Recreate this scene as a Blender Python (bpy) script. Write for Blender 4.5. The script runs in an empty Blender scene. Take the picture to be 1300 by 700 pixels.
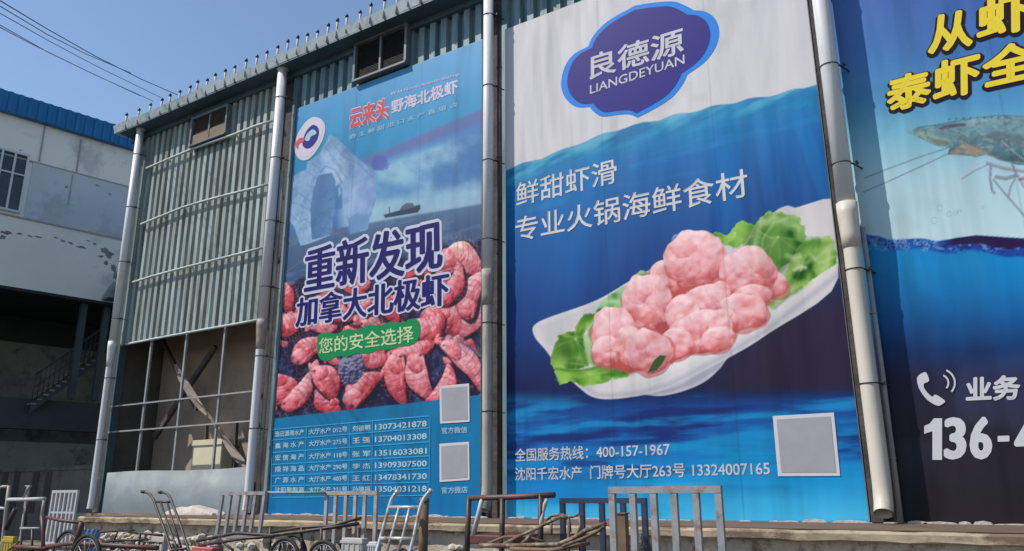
import bpy, bmesh, math, random
import numpy as np
from mathutils import Vector, Matrix
R = math.radians
random.seed(7)
C = bpy.context.scene.collection
SC = bpy.context.scene

# ------------------------------------------------------------------ camera
D, CZ = 11.5, 1.25                      # metres to the facade plane (y=0), eye height
F, YAW, PIT, ROL = 1002.76, R(-32.9926), R(15.4535), R(-0.3195)   # focal length in px of a 1300 px wide frame
_f0 = np.array([math.sin(YAW), math.cos(YAW), 0]); _r0 = np.array([math.cos(YAW), -math.sin(YAW), 0]); _z = np.array([0, 0, 1.])
FW = math.cos(PIT)*_f0 + math.sin(PIT)*_z
_u = math.cos(PIT)*_z - math.sin(PIT)*_f0
RT = math.cos(ROL)*_r0 + math.sin(ROL)*_u
UP = math.cos(ROL)*_u - math.sin(ROL)*_r0
CAM = np.array([0, -D, CZ])
cd = bpy.data.cameras.new('camera'); cam = bpy.data.objects.new('camera', cd); C.objects.link(cam)
M = Matrix.Identity(4)
for i in range(3):
    M[i][0], M[i][1], M[i][2], M[i][3] = RT[i], UP[i], -FW[i], CAM[i]
cam.matrix_world = M
cd.sensor_width = 36; cd.lens = 36*F/1300; cd.clip_start = .1; cd.clip_end = 3000
SC.camera = cam

# ------------------------------------------------------------------ light
SUN_EL, SUN_AZ = 50, 48                 # azimuth: degrees left of the facade's outward normal
to_sun = Vector((-math.sin(R(SUN_AZ))*math.cos(R(SUN_EL)), -math.cos(R(SUN_AZ))*math.cos(R(SUN_EL)), math.sin(R(SUN_EL))))
w = bpy.data.worlds.new('World'); SC.world = w; w.use_nodes = True
nt = w.node_tree; nt.nodes.clear()
sky = nt.nodes.new('ShaderNodeTexSky'); sky.sky_type = 'NISHITA'; sky.sun_disc = False
sky.sun_elevation = R(SUN_EL); sky.sun_rotation = math.atan2(to_sun.x, to_sun.y)
sky.air_density = 1.15; sky.dust_density = 0.3; sky.ozone_density = 2.4
bg = nt.nodes.new('ShaderNodeBackground'); bg.inputs[1].default_value = 0.12
wo = nt.nodes.new('ShaderNodeOutputWorld'); nt.links.new(sky.outputs[0], bg.inputs[0]); nt.links.new(bg.outputs[0], wo.inputs[0])
sl = bpy.data.lights.new('sun', 'SUN'); sl.energy = 4.0; sl.angle = R(.53); sl.color = (1, .95, .87)
so = bpy.data.objects.new('sun', sl); C.objects.link(so); so.location = (-30, -40, 60)
so.rotation_euler = (-to_sun).to_track_quat('-Z', 'Y').to_euler()
SC.view_settings.view_transform = 'Standard'; SC.view_settings.look = 'None'
SC.view_settings.exposure = 0.33; SC.view_settings.gamma = 1; SC.view_settings.use_curve_mapping = False
SC.cycles.max_bounces = 6; SC.cycles.diffuse_bounces = 3; SC.cycles.glossy_bounces = 3
SC.cycles.use_denoising = True

# ------------------------------------------------------------------ helpers
def ray(x, y): return FW*F + RT*(x-650) - UP*(y-350)
def px(x, y, Y=0.0):
    """the point of the vertical plane y=Y that stands at this place of the facade drawing"""
    d = ray(x, y); t = (Y+D)/d[1]
    return Vector(CAM + d*t)
def pz(x, y, Z):
    d = ray(x, y); t = (Z-CZ)/d[2]; return Vector(CAM + d*t)
def ppl(x, y, P0, N):
    d = Vector(ray(x, y)); c = Vector(CAM); t = (P0-c).dot(N)/d.dot(N); return c + d*t
def proj(X, Y, Z):
    a, b, c = X-CAM[0], Y-CAM[1], Z-CAM[2]
    fx = a*RT[0]+b*RT[1]+c*RT[2]; fy = a*UP[0]+b*UP[1]+c*UP[2]; fz = a*FW[0]+b*FW[1]+c*FW[2]
    return 650+F*fx/fz, 350-F*fy/fz
def s2l(c):
    c = np.asarray(c, float)/255
    return np.where(c <= .04045, c/12.92, ((c+.055)/1.055)**2.4)

def NB(): return bmesh.new()
def box(bm, a, b, bev=0.0):
    lo = [min(a[i], b[i]) for i in range(3)]; hi = [max(a[i], b[i]) for i in range(3)]
    r = bmesh.ops.create_cube(bm, size=1)
    for v in r['verts']:
        v.co = Vector([lo[i]+(v.co[i]+.5)*(hi[i]-lo[i]) for i in range(3)])
    if bev:
        es = list({e for v in r['verts'] for e in v.link_edges})
        bmesh.ops.bevel(bm, geom=es, offset=bev, segments=1, affect='EDGES')
    return bm
def bar(bm, a, b, wx=.04, wy=.04, ref=(0, 1, 0)):
    a, b = Vector(a), Vector(b); d = (b-a).normalized(); ref = Vector(ref)
    if abs(d.dot(ref)) > .97: ref = Vector((1, 0, 0))
    s = d.cross(ref).normalized(); t = s.cross(d).normalized()
    vs = []
    for p in (a, b):
        for i, j in ((-1, -1), (1, -1), (1, 1), (-1, 1)):
            vs.append(bm.verts.new(p + s*(i*wx/2) + t*(j*wy/2)))
    for q in ((0, 1, 2, 3), (7, 6, 5, 4), (0, 4, 5, 1), (1, 5, 6, 2), (2, 6, 7, 3), (3, 7, 4, 0)):
        bm.faces.new([vs[k] for k in q])
    return bm
def tube(bm, pts, r, n=8, caps=True, radii=None):
    pts = [Vector(p) for p in pts]; rings = []
    for i, p in enumerate(pts):
        d = (pts[min(i+1, len(pts)-1)] - pts[max(i-1, 0)]).normalized()
        ref = Vector((0, 1, 0)) if abs(d.y) < .9 else Vector((1, 0, 0))
        s = d.cross(ref).normalized(); t = s.cross(d).normalized()
        rr = radii[i] if radii else r
        rings.append([bm.verts.new(p + (s*math.cos(k*2*math.pi/n) + t*math.sin(k*2*math.pi/n))*rr) for k in range(n)])
    for a, b in zip(rings, rings[1:]):
        for k in range(n):
            f = bm.faces.new((a[k], a[(k+1) % n], b[(k+1) % n], b[k])); f.smooth = True
    if caps:
        bm.faces.new(rings[0][::-1]); bm.faces.new(rings[-1])
    return bm
def ring(bm, c, rad, r, axis, n=28, m=8):
    c = Vector(c); ax = Vector(axis).normalized(); a = ax.orthogonal().normalized(); b = ax.cross(a)
    rs = []
    for i in range(n):
        t = 2*math.pi*i/n; d = a*math.cos(t)+b*math.sin(t)
        rs.append([bm.verts.new(c + d*(rad + r*math.cos(2*math.pi*j/m)) + ax*(r*math.sin(2*math.pi*j/m))) for j in range(m)])
    for i in range(n):
        for j in range(m):
            f = bm.faces.new((rs[i][j], rs[(i+1) % n][j], rs[(i+1) % n][(j+1) % m], rs[i][(j+1) % m])); f.smooth = True
    return bm
def quad(bm, *p):
    return bm.faces.new([bm.verts.new(Vector(q)) for q in p])
def slab(bm, pts, thick):
    """a flat outline given real thickness along +y"""
    a = [bm.verts.new(Vector(p)) for p in pts]; b = [bm.verts.new(Vector(p)+Vector(thick)) for p in pts]
    n = len(a)
    bm.faces.new(a); bm.faces.new(b[::-1])
    for i in range(n): bm.faces.new((a[i], b[i], b[(i+1) % n], a[(i+1) % n]))
    return bm

def link_mesh(name, me, m, parent=None):
    o = bpy.data.objects.new(name, me); C.objects.link(o)
    if m: me.materials.append(m)
    if parent: o.parent = parent
    return o
def wloc(o):
    v = Vector((0, 0, 0))
    while o: v += o.location; o = o.parent
    return v
def obj(name, bm, m, parent=None, loc=None):
    """ONE mesh object; bm is in world metres"""
    base = (wloc(parent) if parent else Vector((0, 0, 0)))
    off = base
    if loc is not None: off = Vector(loc)
    if off.length: bmesh.ops.translate(bm, verts=bm.verts, vec=-off)
    bmesh.ops.recalc_face_normals(bm, faces=bm.faces)
    me = bpy.data.meshes.new(name); bm.to_mesh(me); bm.free()
    o = link_mesh(name, me, m, parent)
    if loc is not None: o.location = Vector(loc) - base
    return o
def tag(o, label=None, cat=None, group=None, kind=None):
    if label: o['label'] = label
    if cat: o['category'] = cat
    if group: o['group'] = group
    if kind: o['kind'] = kind
    return o
def thing(name, label, cat, loc=(0, 0, 0), group=None):
    o = bpy.data.objects.new(name, None); C.objects.link(o); o.location = loc; o.empty_display_size = .2
    return tag(o, label, cat, group)

# ------------------------------------------------------------------ materials
def mat(name, base, rough=.6, var=.25, scale=3., metal=0., bump=.0, stain=None, stain_amt=.5, stain_scale=1.2, spec=.4, stretch=(1, 1, 1), bscale=None):
    m = bpy.data.materials.new(name); m.use_nodes = True
    n, l = m.node_tree.nodes, m.node_tree.links; b = n['Principled BSDF']
    b.inputs['Roughness'].default_value = rough; b.inputs['Metallic'].default_value = metal
    b.inputs['Specular IOR Level'].default_value = spec
    tc = n.new('ShaderNodeTexCoord'); mp = n.new('ShaderNodeMapping'); mp.inputs['Scale'].default_value = stretch
    l.new(tc.outputs['Object'], mp.inputs[0])
    t = n.new('ShaderNodeTexNoise'); t.inputs['Scale'].default_value = scale; t.inputs['Detail'].default_value = 6; t.inputs['Roughness'].default_value = .65
    l.new(mp.outputs[0], t.inputs['Vector'])
    r = n.new('ShaderNodeValToRGB'); r.color_ramp.elements[0].position = .3; r.color_ramp.elements[1].position = .7
    c = Vector(base)
    r.color_ramp.elements[0].color = (*(c*(1-var)), 1); r.color_ramp.elements[1].color = (*[min(1, x*(1+var)) for x in c], 1)
    l.new(t.outputs['Fac'], r.inputs[0]); out = r.outputs[0]
    if stain:
        t2 = n.new('ShaderNodeTexNoise'); t2.inputs['Scale'].default_value = stain_scale; t2.inputs['Detail'].default_value = 9; t2.inputs['Roughness'].default_value = .72
        l.new(mp.outputs[0], t2.inputs['Vector'])
        r2 = n.new('ShaderNodeValToRGB'); e = r2.color_ramp.elements
        e[0].position = .62-.3*stain_amt; e[1].position = .74-.3*stain_amt; e[0].color = (0, 0, 0, 1); e[1].color = (1, 1, 1, 1)
        mx = n.new('ShaderNodeMix'); mx.data_type = 'RGBA'
        l.new(t2.outputs['Fac'], r2.inputs[0]); l.new(r2.outputs[0], mx.inputs[0]); l.new(out, mx.inputs[6]); mx.inputs[7].default_value = (*stain, 1)
        out = mx.outputs[2]
    l.new(out, b.inputs['Base Color'])
    if bump:
        t3 = n.new('ShaderNodeTexNoise'); t3.inputs['Scale'].default_value = bscale or scale*4; t3.inputs['Detail'].default_value = 5
        l.new(mp.outputs[0], t3.inputs['Vector'])
        bp = n.new('ShaderNodeBump'); bp.inputs['Strength'].default_value = bump; bp.inputs['Distance'].default_value = .03
        l.new(t3.outputs['Fac'], bp.inputs['Height']); l.new(bp.outputs[0], b.inputs['Normal'])
    return m
MT = dict(
    cladding=mat('pale_green_cladding', (.30, .345, .335), .5, .3, .9, stain=(.19, .205, .18), stain_amt=.5, stain_scale=1.6, stretch=(4, 1, .25), bump=.1),
    upper=mat('teal_cladding', (.17, .26, .29), .5, .25, .8, stain=(.09, .15, .18), stain_amt=.4, stretch=(3, 1, .3)),
    fascia=mat('dark_teal_metal', (.055, .10, .125), .5, .2, 1.5),
    gutter=mat('weathered_gutter', (.50, .56, .57), .45, .25, 2.5, stain=(.32, .36, .37), stain_amt=.5, stain_scale=2.5, stretch=(1, 1, .4)),
    rod=mat('rod_steel', (.42, .36, .32), .6, .3, 8),
    cap=mat('black_cap', (.03, .02, .02), .5, .2),
    pvc=mat('grey_white_pvc', (.62, .62, .62), .45, .08, 1.2, stain=(.40, .39, .37), stain_amt=.25, stretch=(1, 1, .3)),
    pvc_old=mat('dirty_pvc', (.36, .33, .29), .6, .2, 2, stain=(.2, .17, .14), stain_amt=.45, stretch=(2, 2, .5)),
    pvc_cream=mat('cream_pvc', (.52, .47, .40), .5, .1, 1.2, stain=(.30, .26, .2), stain_amt=.3, stretch=(1, 1, .4)),
    black=mat('black_metal', (.03, .03, .03), .5, .2),
    pier=mat('brown_pier', (.07, .06, .055), .85, .3, 3, stain=(.035, .03, .028), stain_amt=.5, bump=.4),
    rail=mat('pale_rail', (.42, .48, .46), .5, .2, 2),
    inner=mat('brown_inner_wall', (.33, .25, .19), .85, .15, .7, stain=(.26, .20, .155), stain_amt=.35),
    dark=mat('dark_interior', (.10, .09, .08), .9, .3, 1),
    frame=mat('steel_frame', (.28, .28, .28), .5, .2, 3),
    brace=mat('dark_brace', (.07, .06, .055), .7, .2, 3),
    cloth=mat('faded_cloth', (.24, .20, .17), .9, .25, 5),
    cream=mat('cream_board', (.62, .55, .40), .7, .1, 2),
    sheet=mat('grey_sheet', (.165, .195, .21), .42, .15, .8, metal=.0, stain=(.225, .25, .262), stain_amt=.35, stain_scale=.9, bump=.06, bscale=2),
    winframe=mat('window_frame', (.13, .15, .16), .5, .2, 3),
    louvre=mat('brown_louvre', (.13, .095, .068), .7, .3, 6),
    mesh=mat('dark_mesh', (.03, .028, .025), .7, .3, 20),
    conc=mat('stained_concrete', (.36, .29, .20), .9, .25, 2.5, stain=(.15, .10, .07), stain_amt=.5, stain_scale=3, bump=.5, stretch=(.6, 1, 1)),
    top=mat('brown_dock_top', (.12, .08, .055), .9, .3, 2, bump=.3),
    rubble=mat('whitewashed_masonry', (.50, .43, .35), .9, .3, 3, stain=(.18, .13, .10), stain_amt=.45, stain_scale=3, bump=.8),
    stone=mat('pale_stone', (.46, .41, .36), .9, .25, 5, bump=.6),
    ground=mat('ground_concrete', (.10, .09, .08), .9, .25, .6, stain=(.06, .055, .05), stain_amt=.5, stain_scale=.4, bump=.2),
    bwall=mat('old_white_wall', (.83, .78, .72), .85, .06, .5, stain=(.58, .56, .54), stain_amt=.22, stain_scale=.5),
    bband=mat('grey_band', (.54, .56, .59), .8, .06, .5, stain=(.42, .44, .47), stain_amt=.3, stain_scale=.6),
    bpatch=mat('peeled_plaster', (.24, .21, .20), .9, .3, 3),
    seam=mat('wall_seam', (.36, .35, .35), .9, .1),
    broof=mat('blue_roof', (.006, .15, .38), .45, .12, 1.5, stretch=(1, 6, 1)),
    bframe=mat('white_window_frame', (.6, .6, .62), .5, .08),
    glass=mat('dark_glass', (.03, .035, .045), .08, .3, .8, spec=.6),
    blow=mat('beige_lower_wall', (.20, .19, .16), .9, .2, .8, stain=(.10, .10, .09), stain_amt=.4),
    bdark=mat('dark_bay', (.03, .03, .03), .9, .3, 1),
    bbeam=mat('dark_beam', (.06, .065, .07), .7, .2, 1),
    fence=mat('grey_fence_sheet', (.15, .135, .115), .7, .15, 1.5, stain=(.09, .08, .065), stain_amt=.4),
    wire=mat('cable', (.10, .13, .20), .6, .1),
    greyp=mat('grey_paint', (.26, .26, .27), .5, .2, 6, stain=(.22, .13, .08), stain_amt=.3, stain_scale=7),
    palep=mat('pale_grey_paint', (.42, .43, .44), .5, .15, 6, stain=(.25, .18, .13), stain_amt=.22, stain_scale=6),
    tanp=mat('tan_worn_paint', (.36, .30, .25), .6, .2, 6, stain=(.30, .36, .38), stain_amt=.45, stain_scale=6),
    navyp=mat('navy_paint', (.025, .035, .075), .5, .25, 5, stain=(.08, .06, .05), stain_amt=.25, stain_scale=6),
    redp=mat('dark_red_paint', (.12, .035, .03), .55, .3, 7, stain=(.06, .045, .035), stain_amt=.5, stain_scale=6),
    rust=mat('rusty_steel', (.12, .075, .05), .8, .35, 9, stain=(.30, .25, .20), stain_amt=.45, stain_scale=8, bump=.3),
    brown=mat('brown_post', (.16, .10, .06), .8, .25, 5),
    darkp=mat('black_brown_paint', (.03, .022, .022), .5, .3, 6, stain=(.12, .06, .04), stain_amt=.35, stain_scale=8),
    chrome=mat('worn_steel', (.50, .48, .46), .38, .2, 6, metal=.35, stain=(.30, .20, .12), stain_amt=.38, stain_scale=9),
    tyre=mat('black_rubber', (.025, .024, .023), .85, .25, 8),
    rim=mat('dull_rim', (.28, .26, .25), .45, .25, 8, metal=.5),
    wood=mat('old_planks', (.22, .15, .10), .9, .3, 4, stretch=(1, 8, 1), bump=.3),
    yellow=mat('yellow_plastic', (.36, .26, .03), .5, .15, 5),
    blue=mat('blue_plastic', (.08, .17, .36), .5, .2, 5),
    redbox=mat('red_plastic', (.42, .09, .09), .5, .2, 5),
    whitebox=mat('white_foam', (.40, .385, .36), .8, .06, 5),
    cardwhite=mat('printed_white', (.70, .70, .74), .5, .03, 2),
    cardgrey=mat('printed_grey', (.30, .30, .32), .5, .06, 3),
    bagblack=mat('black_bag', (.025, .027, .035), .45, .3, 9, bump=.5),
)
def flat(name, srgb, rough=.5, k=.96):
    """ink on vinyl"""
    c = s2l(srgb)/(np.array([1.02, 1.08, 1.17])*k/.96)
    return mat(name, tuple(np.clip(c-.011, .002, .9)), rough, .04, 2, spec=.18)
INK = dict(
    white=flat('white_ink', (196, 199, 212)), navy=flat('navy_ink', (38, 34, 104)), halo=flat('halo_ink', (190, 197, 222)),
    yellow=flat('yellow_ink', (226, 205, 66)), dark=flat('dark_ink', (40, 30, 45)), green=flat('green_ink', (18, 135, 84)), greenlight=flat('pale_green_ink', (190, 216, 170)),
    red=flat('red_ink', (206, 84, 100)), lilac=flat('lilac_ink', (205, 196, 222)), pale=flat('pale_blue_ink', (150, 195, 222)),
    sky=flat('sky_blue_ink', (0, 128, 226)), purple=flat('violet_ink', (46, 42, 130)), line=flat('line_blue_ink', (60, 160, 214)),
    tabletext=flat('table_ink', (172, 208, 226)), grey=flat('grey_ink', (206, 206, 212)),
)
def vc_mat(name):
    m = bpy.data.materials.new(name); m.use_nodes = True
    n, l = m.node_tree.nodes, m.node_tree.links; b = n['Principled BSDF']
    a = n.new('ShaderNodeAttribute'); a.attribute_name = 'print'
    l.new(a.outputs['Color'], b.inputs['Base Color'])
    b.inputs['Roughness'].default_value = .5; b.inputs['Specular IOR Level'].default_value = .2
    tc = n.new('ShaderNodeTexCoord'); t = n.new('ShaderNodeTexNoise'); t.inputs['Scale'].default_value = .55; t.inputs['Detail'].default_value = 2.5
    mp = n.new('ShaderNodeMapping'); mp.inputs['Rotation'].default_value = (0, R(32), 0); mp.inputs['Scale'].default_value = (2.2, 1, .45)
    l.new(tc.outputs['Object'], mp.inputs[0]); l.new(mp.outputs[0], t.inputs['Vector'])
    bp = n.new('ShaderNodeBump'); bp.inputs['Strength'].default_value = .6; bp.inputs['Distance'].default_value = .12
    l.new(t.outputs['Fac'], bp.inputs['Height']); l.new(bp.outputs[0], b.inputs['Normal'])
    return m
VINYL = vc_mat('printed_vinyl')

# ================================================================== ground
bm = NB(); quad(bm, (-900, -900, 0), (900, -900, 0), (900, 900, 0), (-900, 900, 0))
tag(obj('ground', bm, MT['ground']), kind='structure')

# ================================================================== warehouse
PX = [-20.2, -14.03, -7.96, -1.80, 4.28]        # the drainpipe axes, one per bay line
LEDGE = .85
GY = -.42                               # outer face of the gutter
Eg = px(360, 80, GY)                          # lower edge of the gutter
EZ = Eg.z
B3X = px(1116, 640).x+.06
WALLY = .16
wh = thing('warehouse', 'teal corrugated metal warehouse carrying the three large seafood banners', 'warehouse', (-8, 0, 0))
def corrugated(x0, x1, z0, z1, y, pitch=.25, dep=.105, ragged=0.0, slope=0.0):
    bm = NB(); prof = []
    x = x0
    while x < x1:
        for f, d in ((0, 0), (.36, 0), (.44, -dep), (.92, -dep), (1.0, 0)):
            if f < 1.0 and x+f*pitch <= x1: prof.append((x+f*pitch, y+d))
        x += pitch
    prof.append((x1, y))
    rnd = random.Random(3); drop = 0; rows = []
    for i, (x, yy) in enumerate(prof):
        if i % 4 == 0: drop = rnd.uniform(-ragged, ragged)
        zb = z0 + drop + slope*(x-x0)
        rows.append([(x, yy, zb + (z1-zb)*k/6) for k in range(7)])
    V = [[bm.verts.new(p) for p in r] for r in rows]; B = [[bm.verts.new((p[0], p[1]+.006, p[2])) for p in r] for r in rows]
    for a, b in zip(V, V[1:]):
        for k in range(6): bm.faces.new((a[k], b[k], b[k+1], a[k+1]))
    for a, b in zip(B, B[1:]):
        for k in range(6): bm.faces.new((a[k], a[k+1], b[k+1], b[k]))
    return bm
cl = px(162, 437, WALLY); cr = px(342, 404, WALLY)
CLZ = (cl.z+cr.z)/2
obj('corrugated_wall', corrugated(PX[0]+.3, PX[1]-.12, CLZ, EZ-.05, WALLY, ragged=.03), MT['cladding'], wh)
obj('corrugated_wall', corrugated(PX[1]+.12, PX[2]-.1, LEDGE, EZ-.05, WALLY+.02, pitch=.3), MT['upper'], wh)
obj('corrugated_wall', corrugated(PX[2]+.1, PX[3]-.1, LEDGE, EZ-.05, WALLY+.02, pitch=.3), MT['upper'], wh)
obj('corrugated_wall', corrugated(PX[3]+.1, PX[4]+2, LEDGE, EZ-.05, WALLY+.02, pitch=.3), MT['upper'], wh)
# fascia under the gutter, corner post, piers behind the pipes
bm = NB(); box(bm, (PX[0]-.25, .0, EZ-.14), (PX[4]+2, .22, EZ+.28)); obj('fascia', bm, MT['fascia'], wh)
bm = NB(); box(bm, (PX[0]-.25, GY+.02, EZ-.0), (PX[4]+2, -.003, EZ+.035)); obj('soffit', bm, MT['fascia'], wh)
for i, x in enumerate(PX):
    bm = NB(); wdt = .26 if i else .22
    box(bm, (x-wdt+(.3 if i == 0 else .06), .14, LEDGE), (x+wdt+.06, .34, EZ-.145)); obj('pier', bm, MT['pier'] if i > 0 else MT['fascia'], wh)
bm = NB(); box(bm, (B3X-.16, -.10, LEDGE), (B3X-.012, .10, EZ-.15), .006); obj('column_casing', bm, MT['pier'], wh)
bm = NB(); box(bm, (PX[0]-.1, .3, 0.0), (PX[0]+.1, 14, EZ+.1)); obj('side_wall', bm, MT['upper'], wh)
bm = NB(); slab(bm, [(PX[0]-.3, .23, EZ+.20), (PX[4]+2, .23, EZ+.20), (PX[4]+2, 14, EZ+1.2), (PX[0]-.3, 14, EZ+1.2)], (0, 0, .08)); obj('roof', bm, MT['fascia'], wh)
bm = NB(); box(bm, (PX[0]+.1, 13.8, 0), (PX[4]+2, 14, EZ+1.0)); obj('rear_wall', bm, MT['upper'], wh)
# gutter trough with steel rods
bm = NB()
gx0, gx1 = PX[0]-.45, PX[4]+2
GT = EZ+.26
segs = 60
prev = None
for k in range(segs+1):
    x = gx0+(gx1-gx0)*k/segs; j = random.uniform(-.025, .025); jb = random.uniform(-.012, .012)
    row = [bm.verts.new(p) for p in ((x, -.05, GT-.04), (x, -.06, EZ+.05), (x, -.2, EZ+.04), (x, GY+.02+jb, EZ+.04), (x, GY-.04+jb, GT+j), (x, GY-.025+jb, GT+j), (x, GY+.04+jb, EZ+.055), (x, -.2, EZ+.06), (x, -.08, EZ+.065))]
    if prev:
        for a in range(8): bm.faces.new((prev[a], prev[a+1], row[a+1], row[a]))
    prev = row
gut = obj('gutter', bm, MT['gutter'], wh)
bm = NB(); tube(bm, [(gx0, GY, EZ+.06), (gx0, GY, EZ+.48)], .026, 8); rod0 = obj('rod', bm, MT['rod'], gut, loc=(gx0, GY, EZ))
bm = NB(); tube(bm, [(0, 0, .46), (0, 0, .51), (.0, 0, .55)], .04, 8, radii=[.034, .042, .02])
capme = bpy.data.meshes.new('rod_cap'); bm.to_mesh(capme); bm.free()
# the rod and its black tip are one sub-part mesh with two materials
me = rod0.data; b2 = NB(); b2.from_mesh(me); nf = len(b2.faces); b2.from_mesh(capme)
b2.faces.ensure_lookup_table()
for f in b2.faces[nf:]: f.material_index = 1
b2.to_mesh(me); b2.free(); me.materials.append(MT['cap'])
rods = [rod0]
ROD_PX = [161, 175.5, 190, 204, 215.5, 227, 238.5, 249.5, 261.5, 274, 286, 298.5, 311.5, 325, 338.5, 352, 364.5, 377, 390, 402, 415, 427, 440, 457, 470, 487, 503]
def rod_x(xp):
    yy = 163-.42*(xp-162); return px(xp, yy-8, GY).x
xs = [rod_x(v) for v in ROD_PX]
while xs[-1] < PX[4]: xs.append(xs[-1]+.34)
for i, x in enumerate(xs):
    o = rod0 if i == 0 else rod0.copy()
    if i: C.objects.link(o); o.parent = gut
    o.location = (x-wloc(gut).x-0, GY, EZ+random.uniform(-.03, .03)); o.rotation_euler = (random.uniform(-.06, .06), random.uniform(-.09, .09), 0)
# horizontal rails that hold the sheets, sagging a little
def rail(pts, y):
    bm = NB(); P = [px(*p, y) for p in pts]
    tube(bm, P, .032, 8)
    for p in P[::1]:
        bar(bm, p+Vector((0, .02, -.0)), p+Vector((0, WALLY-y-.02, .0)), .03, .03, (1, 0, 0))
    return obj('rail', bm, MT['rail'], wh)
rail([(186, 214), (212, 203), (238, 192), (268, 181), (297, 171), (325, 160), (348, 153)], -.05)
rail([(179, 285), (205, 274.5), (231, 264), (257, 256), (285, 248.5), (315, 241), (345, 233)], -.05)
rail([(169, 358.5), (190, 352), (215, 345), (240, 338.5), (270, 331), (302, 323), (340, 313)], -.05)
rail([(159, 437.5), (190, 431.5), (225, 425), (260, 418.5), (300, 411.5), (338, 404.5)], .035)
# ventilation windows
def window(q, panes, split, y=-.1):
    P = [px(*p, y) for p in q]
    x0 = (P[0].x+P[3].x)/2; x1 = (P[1].x+P[2].x)/2; z1 = (P[0].z+P[1].z)/2; z0 = (P[2].z+P[3].z)/2
    bm = NB(); t = .06
    box(bm, (x0, y-.02, z0), (x1, y+.14, z0+t), .008); box(bm, (x0, y-.0, z1-t), (x1, y+.14, z1))
    box(bm, (x0, y-.0, z0+t), (x0+t, y+.14, z1-t)); box(bm, (x1-t, y-.0, z0+t), (x1, y+.14, z1-t))
    box(bm, ((x0+x1)/2-.025, y+.03, z0+t), ((x0+x1)/2+.025, y+.12, z1-t))
    fr = obj('window', bm, MT['winframe'], wh)
    bm = NB(); n = 22
    for side in ((x0+t, (x0+x1)/2-.025), ((x0+x1)/2+.025, x1-t)):
        for k in range(n):
            zz = z0+t+(z1-z0-2*t)*(k+.5)/n
            slab(bm, [(side[0], y+.07, zz-.03), (side[1], y+.07, zz-.03), (side[1], y+.11, zz+.03), (side[0], y+.11, zz+.03)], (0, .008, .004))
    obj('louvre', bm, panes, fr)
    if split:
        bm = NB(); h = (z1-z0)*.32
        box(bm, (x0+t, y+.04, z0+t), ((x0+x1)/2-.04, y+.065, z0+t+h)); box(bm, ((x0+x1)/2+.04, y+.04, z0+t), (x1-t, y+.065, z0+t+h*1.05))
        obj('panel', bm, mat('tan_board', (.20, .14, .09), .8, .15), fr)
window([(241.5, 153), (289, 129), (286.5, 169), (240, 188)], MT['louvre'], True)
window([(449, 56), (516, 27), (515.6, 79.5), (447, 105)], MT['mesh'], False)
# open lower part of the first bay: dark room, inner board wall, slender frame, braces
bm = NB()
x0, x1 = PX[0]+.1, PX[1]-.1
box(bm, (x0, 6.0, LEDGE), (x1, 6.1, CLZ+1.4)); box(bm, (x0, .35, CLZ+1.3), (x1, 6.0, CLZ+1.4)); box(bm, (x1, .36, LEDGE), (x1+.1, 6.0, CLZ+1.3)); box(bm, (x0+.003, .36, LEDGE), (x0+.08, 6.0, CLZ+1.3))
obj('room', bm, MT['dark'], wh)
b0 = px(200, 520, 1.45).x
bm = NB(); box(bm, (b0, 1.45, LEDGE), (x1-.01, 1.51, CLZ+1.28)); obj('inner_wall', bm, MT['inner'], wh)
bm = NB()
for a, b in (((191, 430), (176, 601)), ((236, 420), (222, 599)), ((283, 414), (274, 597))):
    A = px(*a, .12); B = px(*b, .12); xm = (A.x+B.x)/2; bar(bm, (xm, .12, LEDGE+.01), (xm, .12, CLZ+.1), .055, .05)
for a, b in (((147, 517), (324, 496)), ((151, 549), (319, 534))):
    A = px(*a, .1); B = px(*b, .1); zm = (A.z+B.z)/2; bar(bm, (x0+.1, .075, zm), (x1-.05, .075, zm), .05, .035, (0, 0, 1))
obj('mullion_frame', bm, MT['frame'], wh)
bm = NB()
bar(bm, px(274, 440, 1.0), px(196, 556, 1.0), .13, .1); bar(bm, px(205, 430, 1.1), px(250, 520, 1.1), .1, .08)
bar(bm, px(262, 540, 1.2), px(262, 600, 1.2), .08, .08); bar(bm, px(300, 537, 1.2), px(297, 600, 1.2), .08, .08)
obj('brace', bm, MT['brace'], wh)

# torn fabric strip, boxes and sheet in the open bay
bm = NB(); pts = [(222, 462), (231, 481), (243, 501), (255, 518), (268, 533), (279, 548), (291, 567), (302, 582), (313, 594)]
rows = []
for i, p in enumerate(pts):
    a = px(*p, .55); wdt = .05+.055*math.sin(math.pi*(i+.3)/len(pts)); tw = .6*math.sin(i*1.1)
    dx = Vector((math.cos(.4)*wdt, math.sin(tw)*.10, .35*wdt))
    rows.append([a-dx, a+Vector((0, .05*math.cos(i*2.), 0)), a+dx])
V = [[bm.verts.new(p) for p in r] for r in rows]; V2 = [[bm.verts.new(p+Vector((0, .012, 0))) for p in r] for r in rows]
for S in (V, V2):
    for a, b in zip(S, S[1:]):
        for k in range(2): bm.faces.new((a[k], a[k+1], b[k+1], b[k]))
for a, b, c, d in zip(V, V[1:], V2, V2[1:]):
    for k in (0, 2): bm.faces.new((a[k], b[k], d[k], c[k]))
tag(obj('cloth_strip', bm, MT['cloth']), 'pale torn cloth strip hanging diagonally in the open bay', 'cloth')
bt = px(245, 560, .95); bb = px(279, 597, .95)
bm = NB(); box(bm, (bt.x, .95, LEDGE), (bb.x, 1.43, bt.z), .02); box(bm, (bt.x-.02, .92, bt.z-.12), (bb.x+.02, 1.435, bt.z+.01))
tag(obj('cream_cabinet', bm, MT['cream']), 'cream cabinet standing inside the open bay behind the grey sheet', 'cabinet')
q = [px(135.5, 600.5, -.06), px(315, 593.5, -.06), px(313.5, 657, -.06), px(128.5, 655, -.06)]
bm = NB(); n = 14; top = []; bot = []
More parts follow.
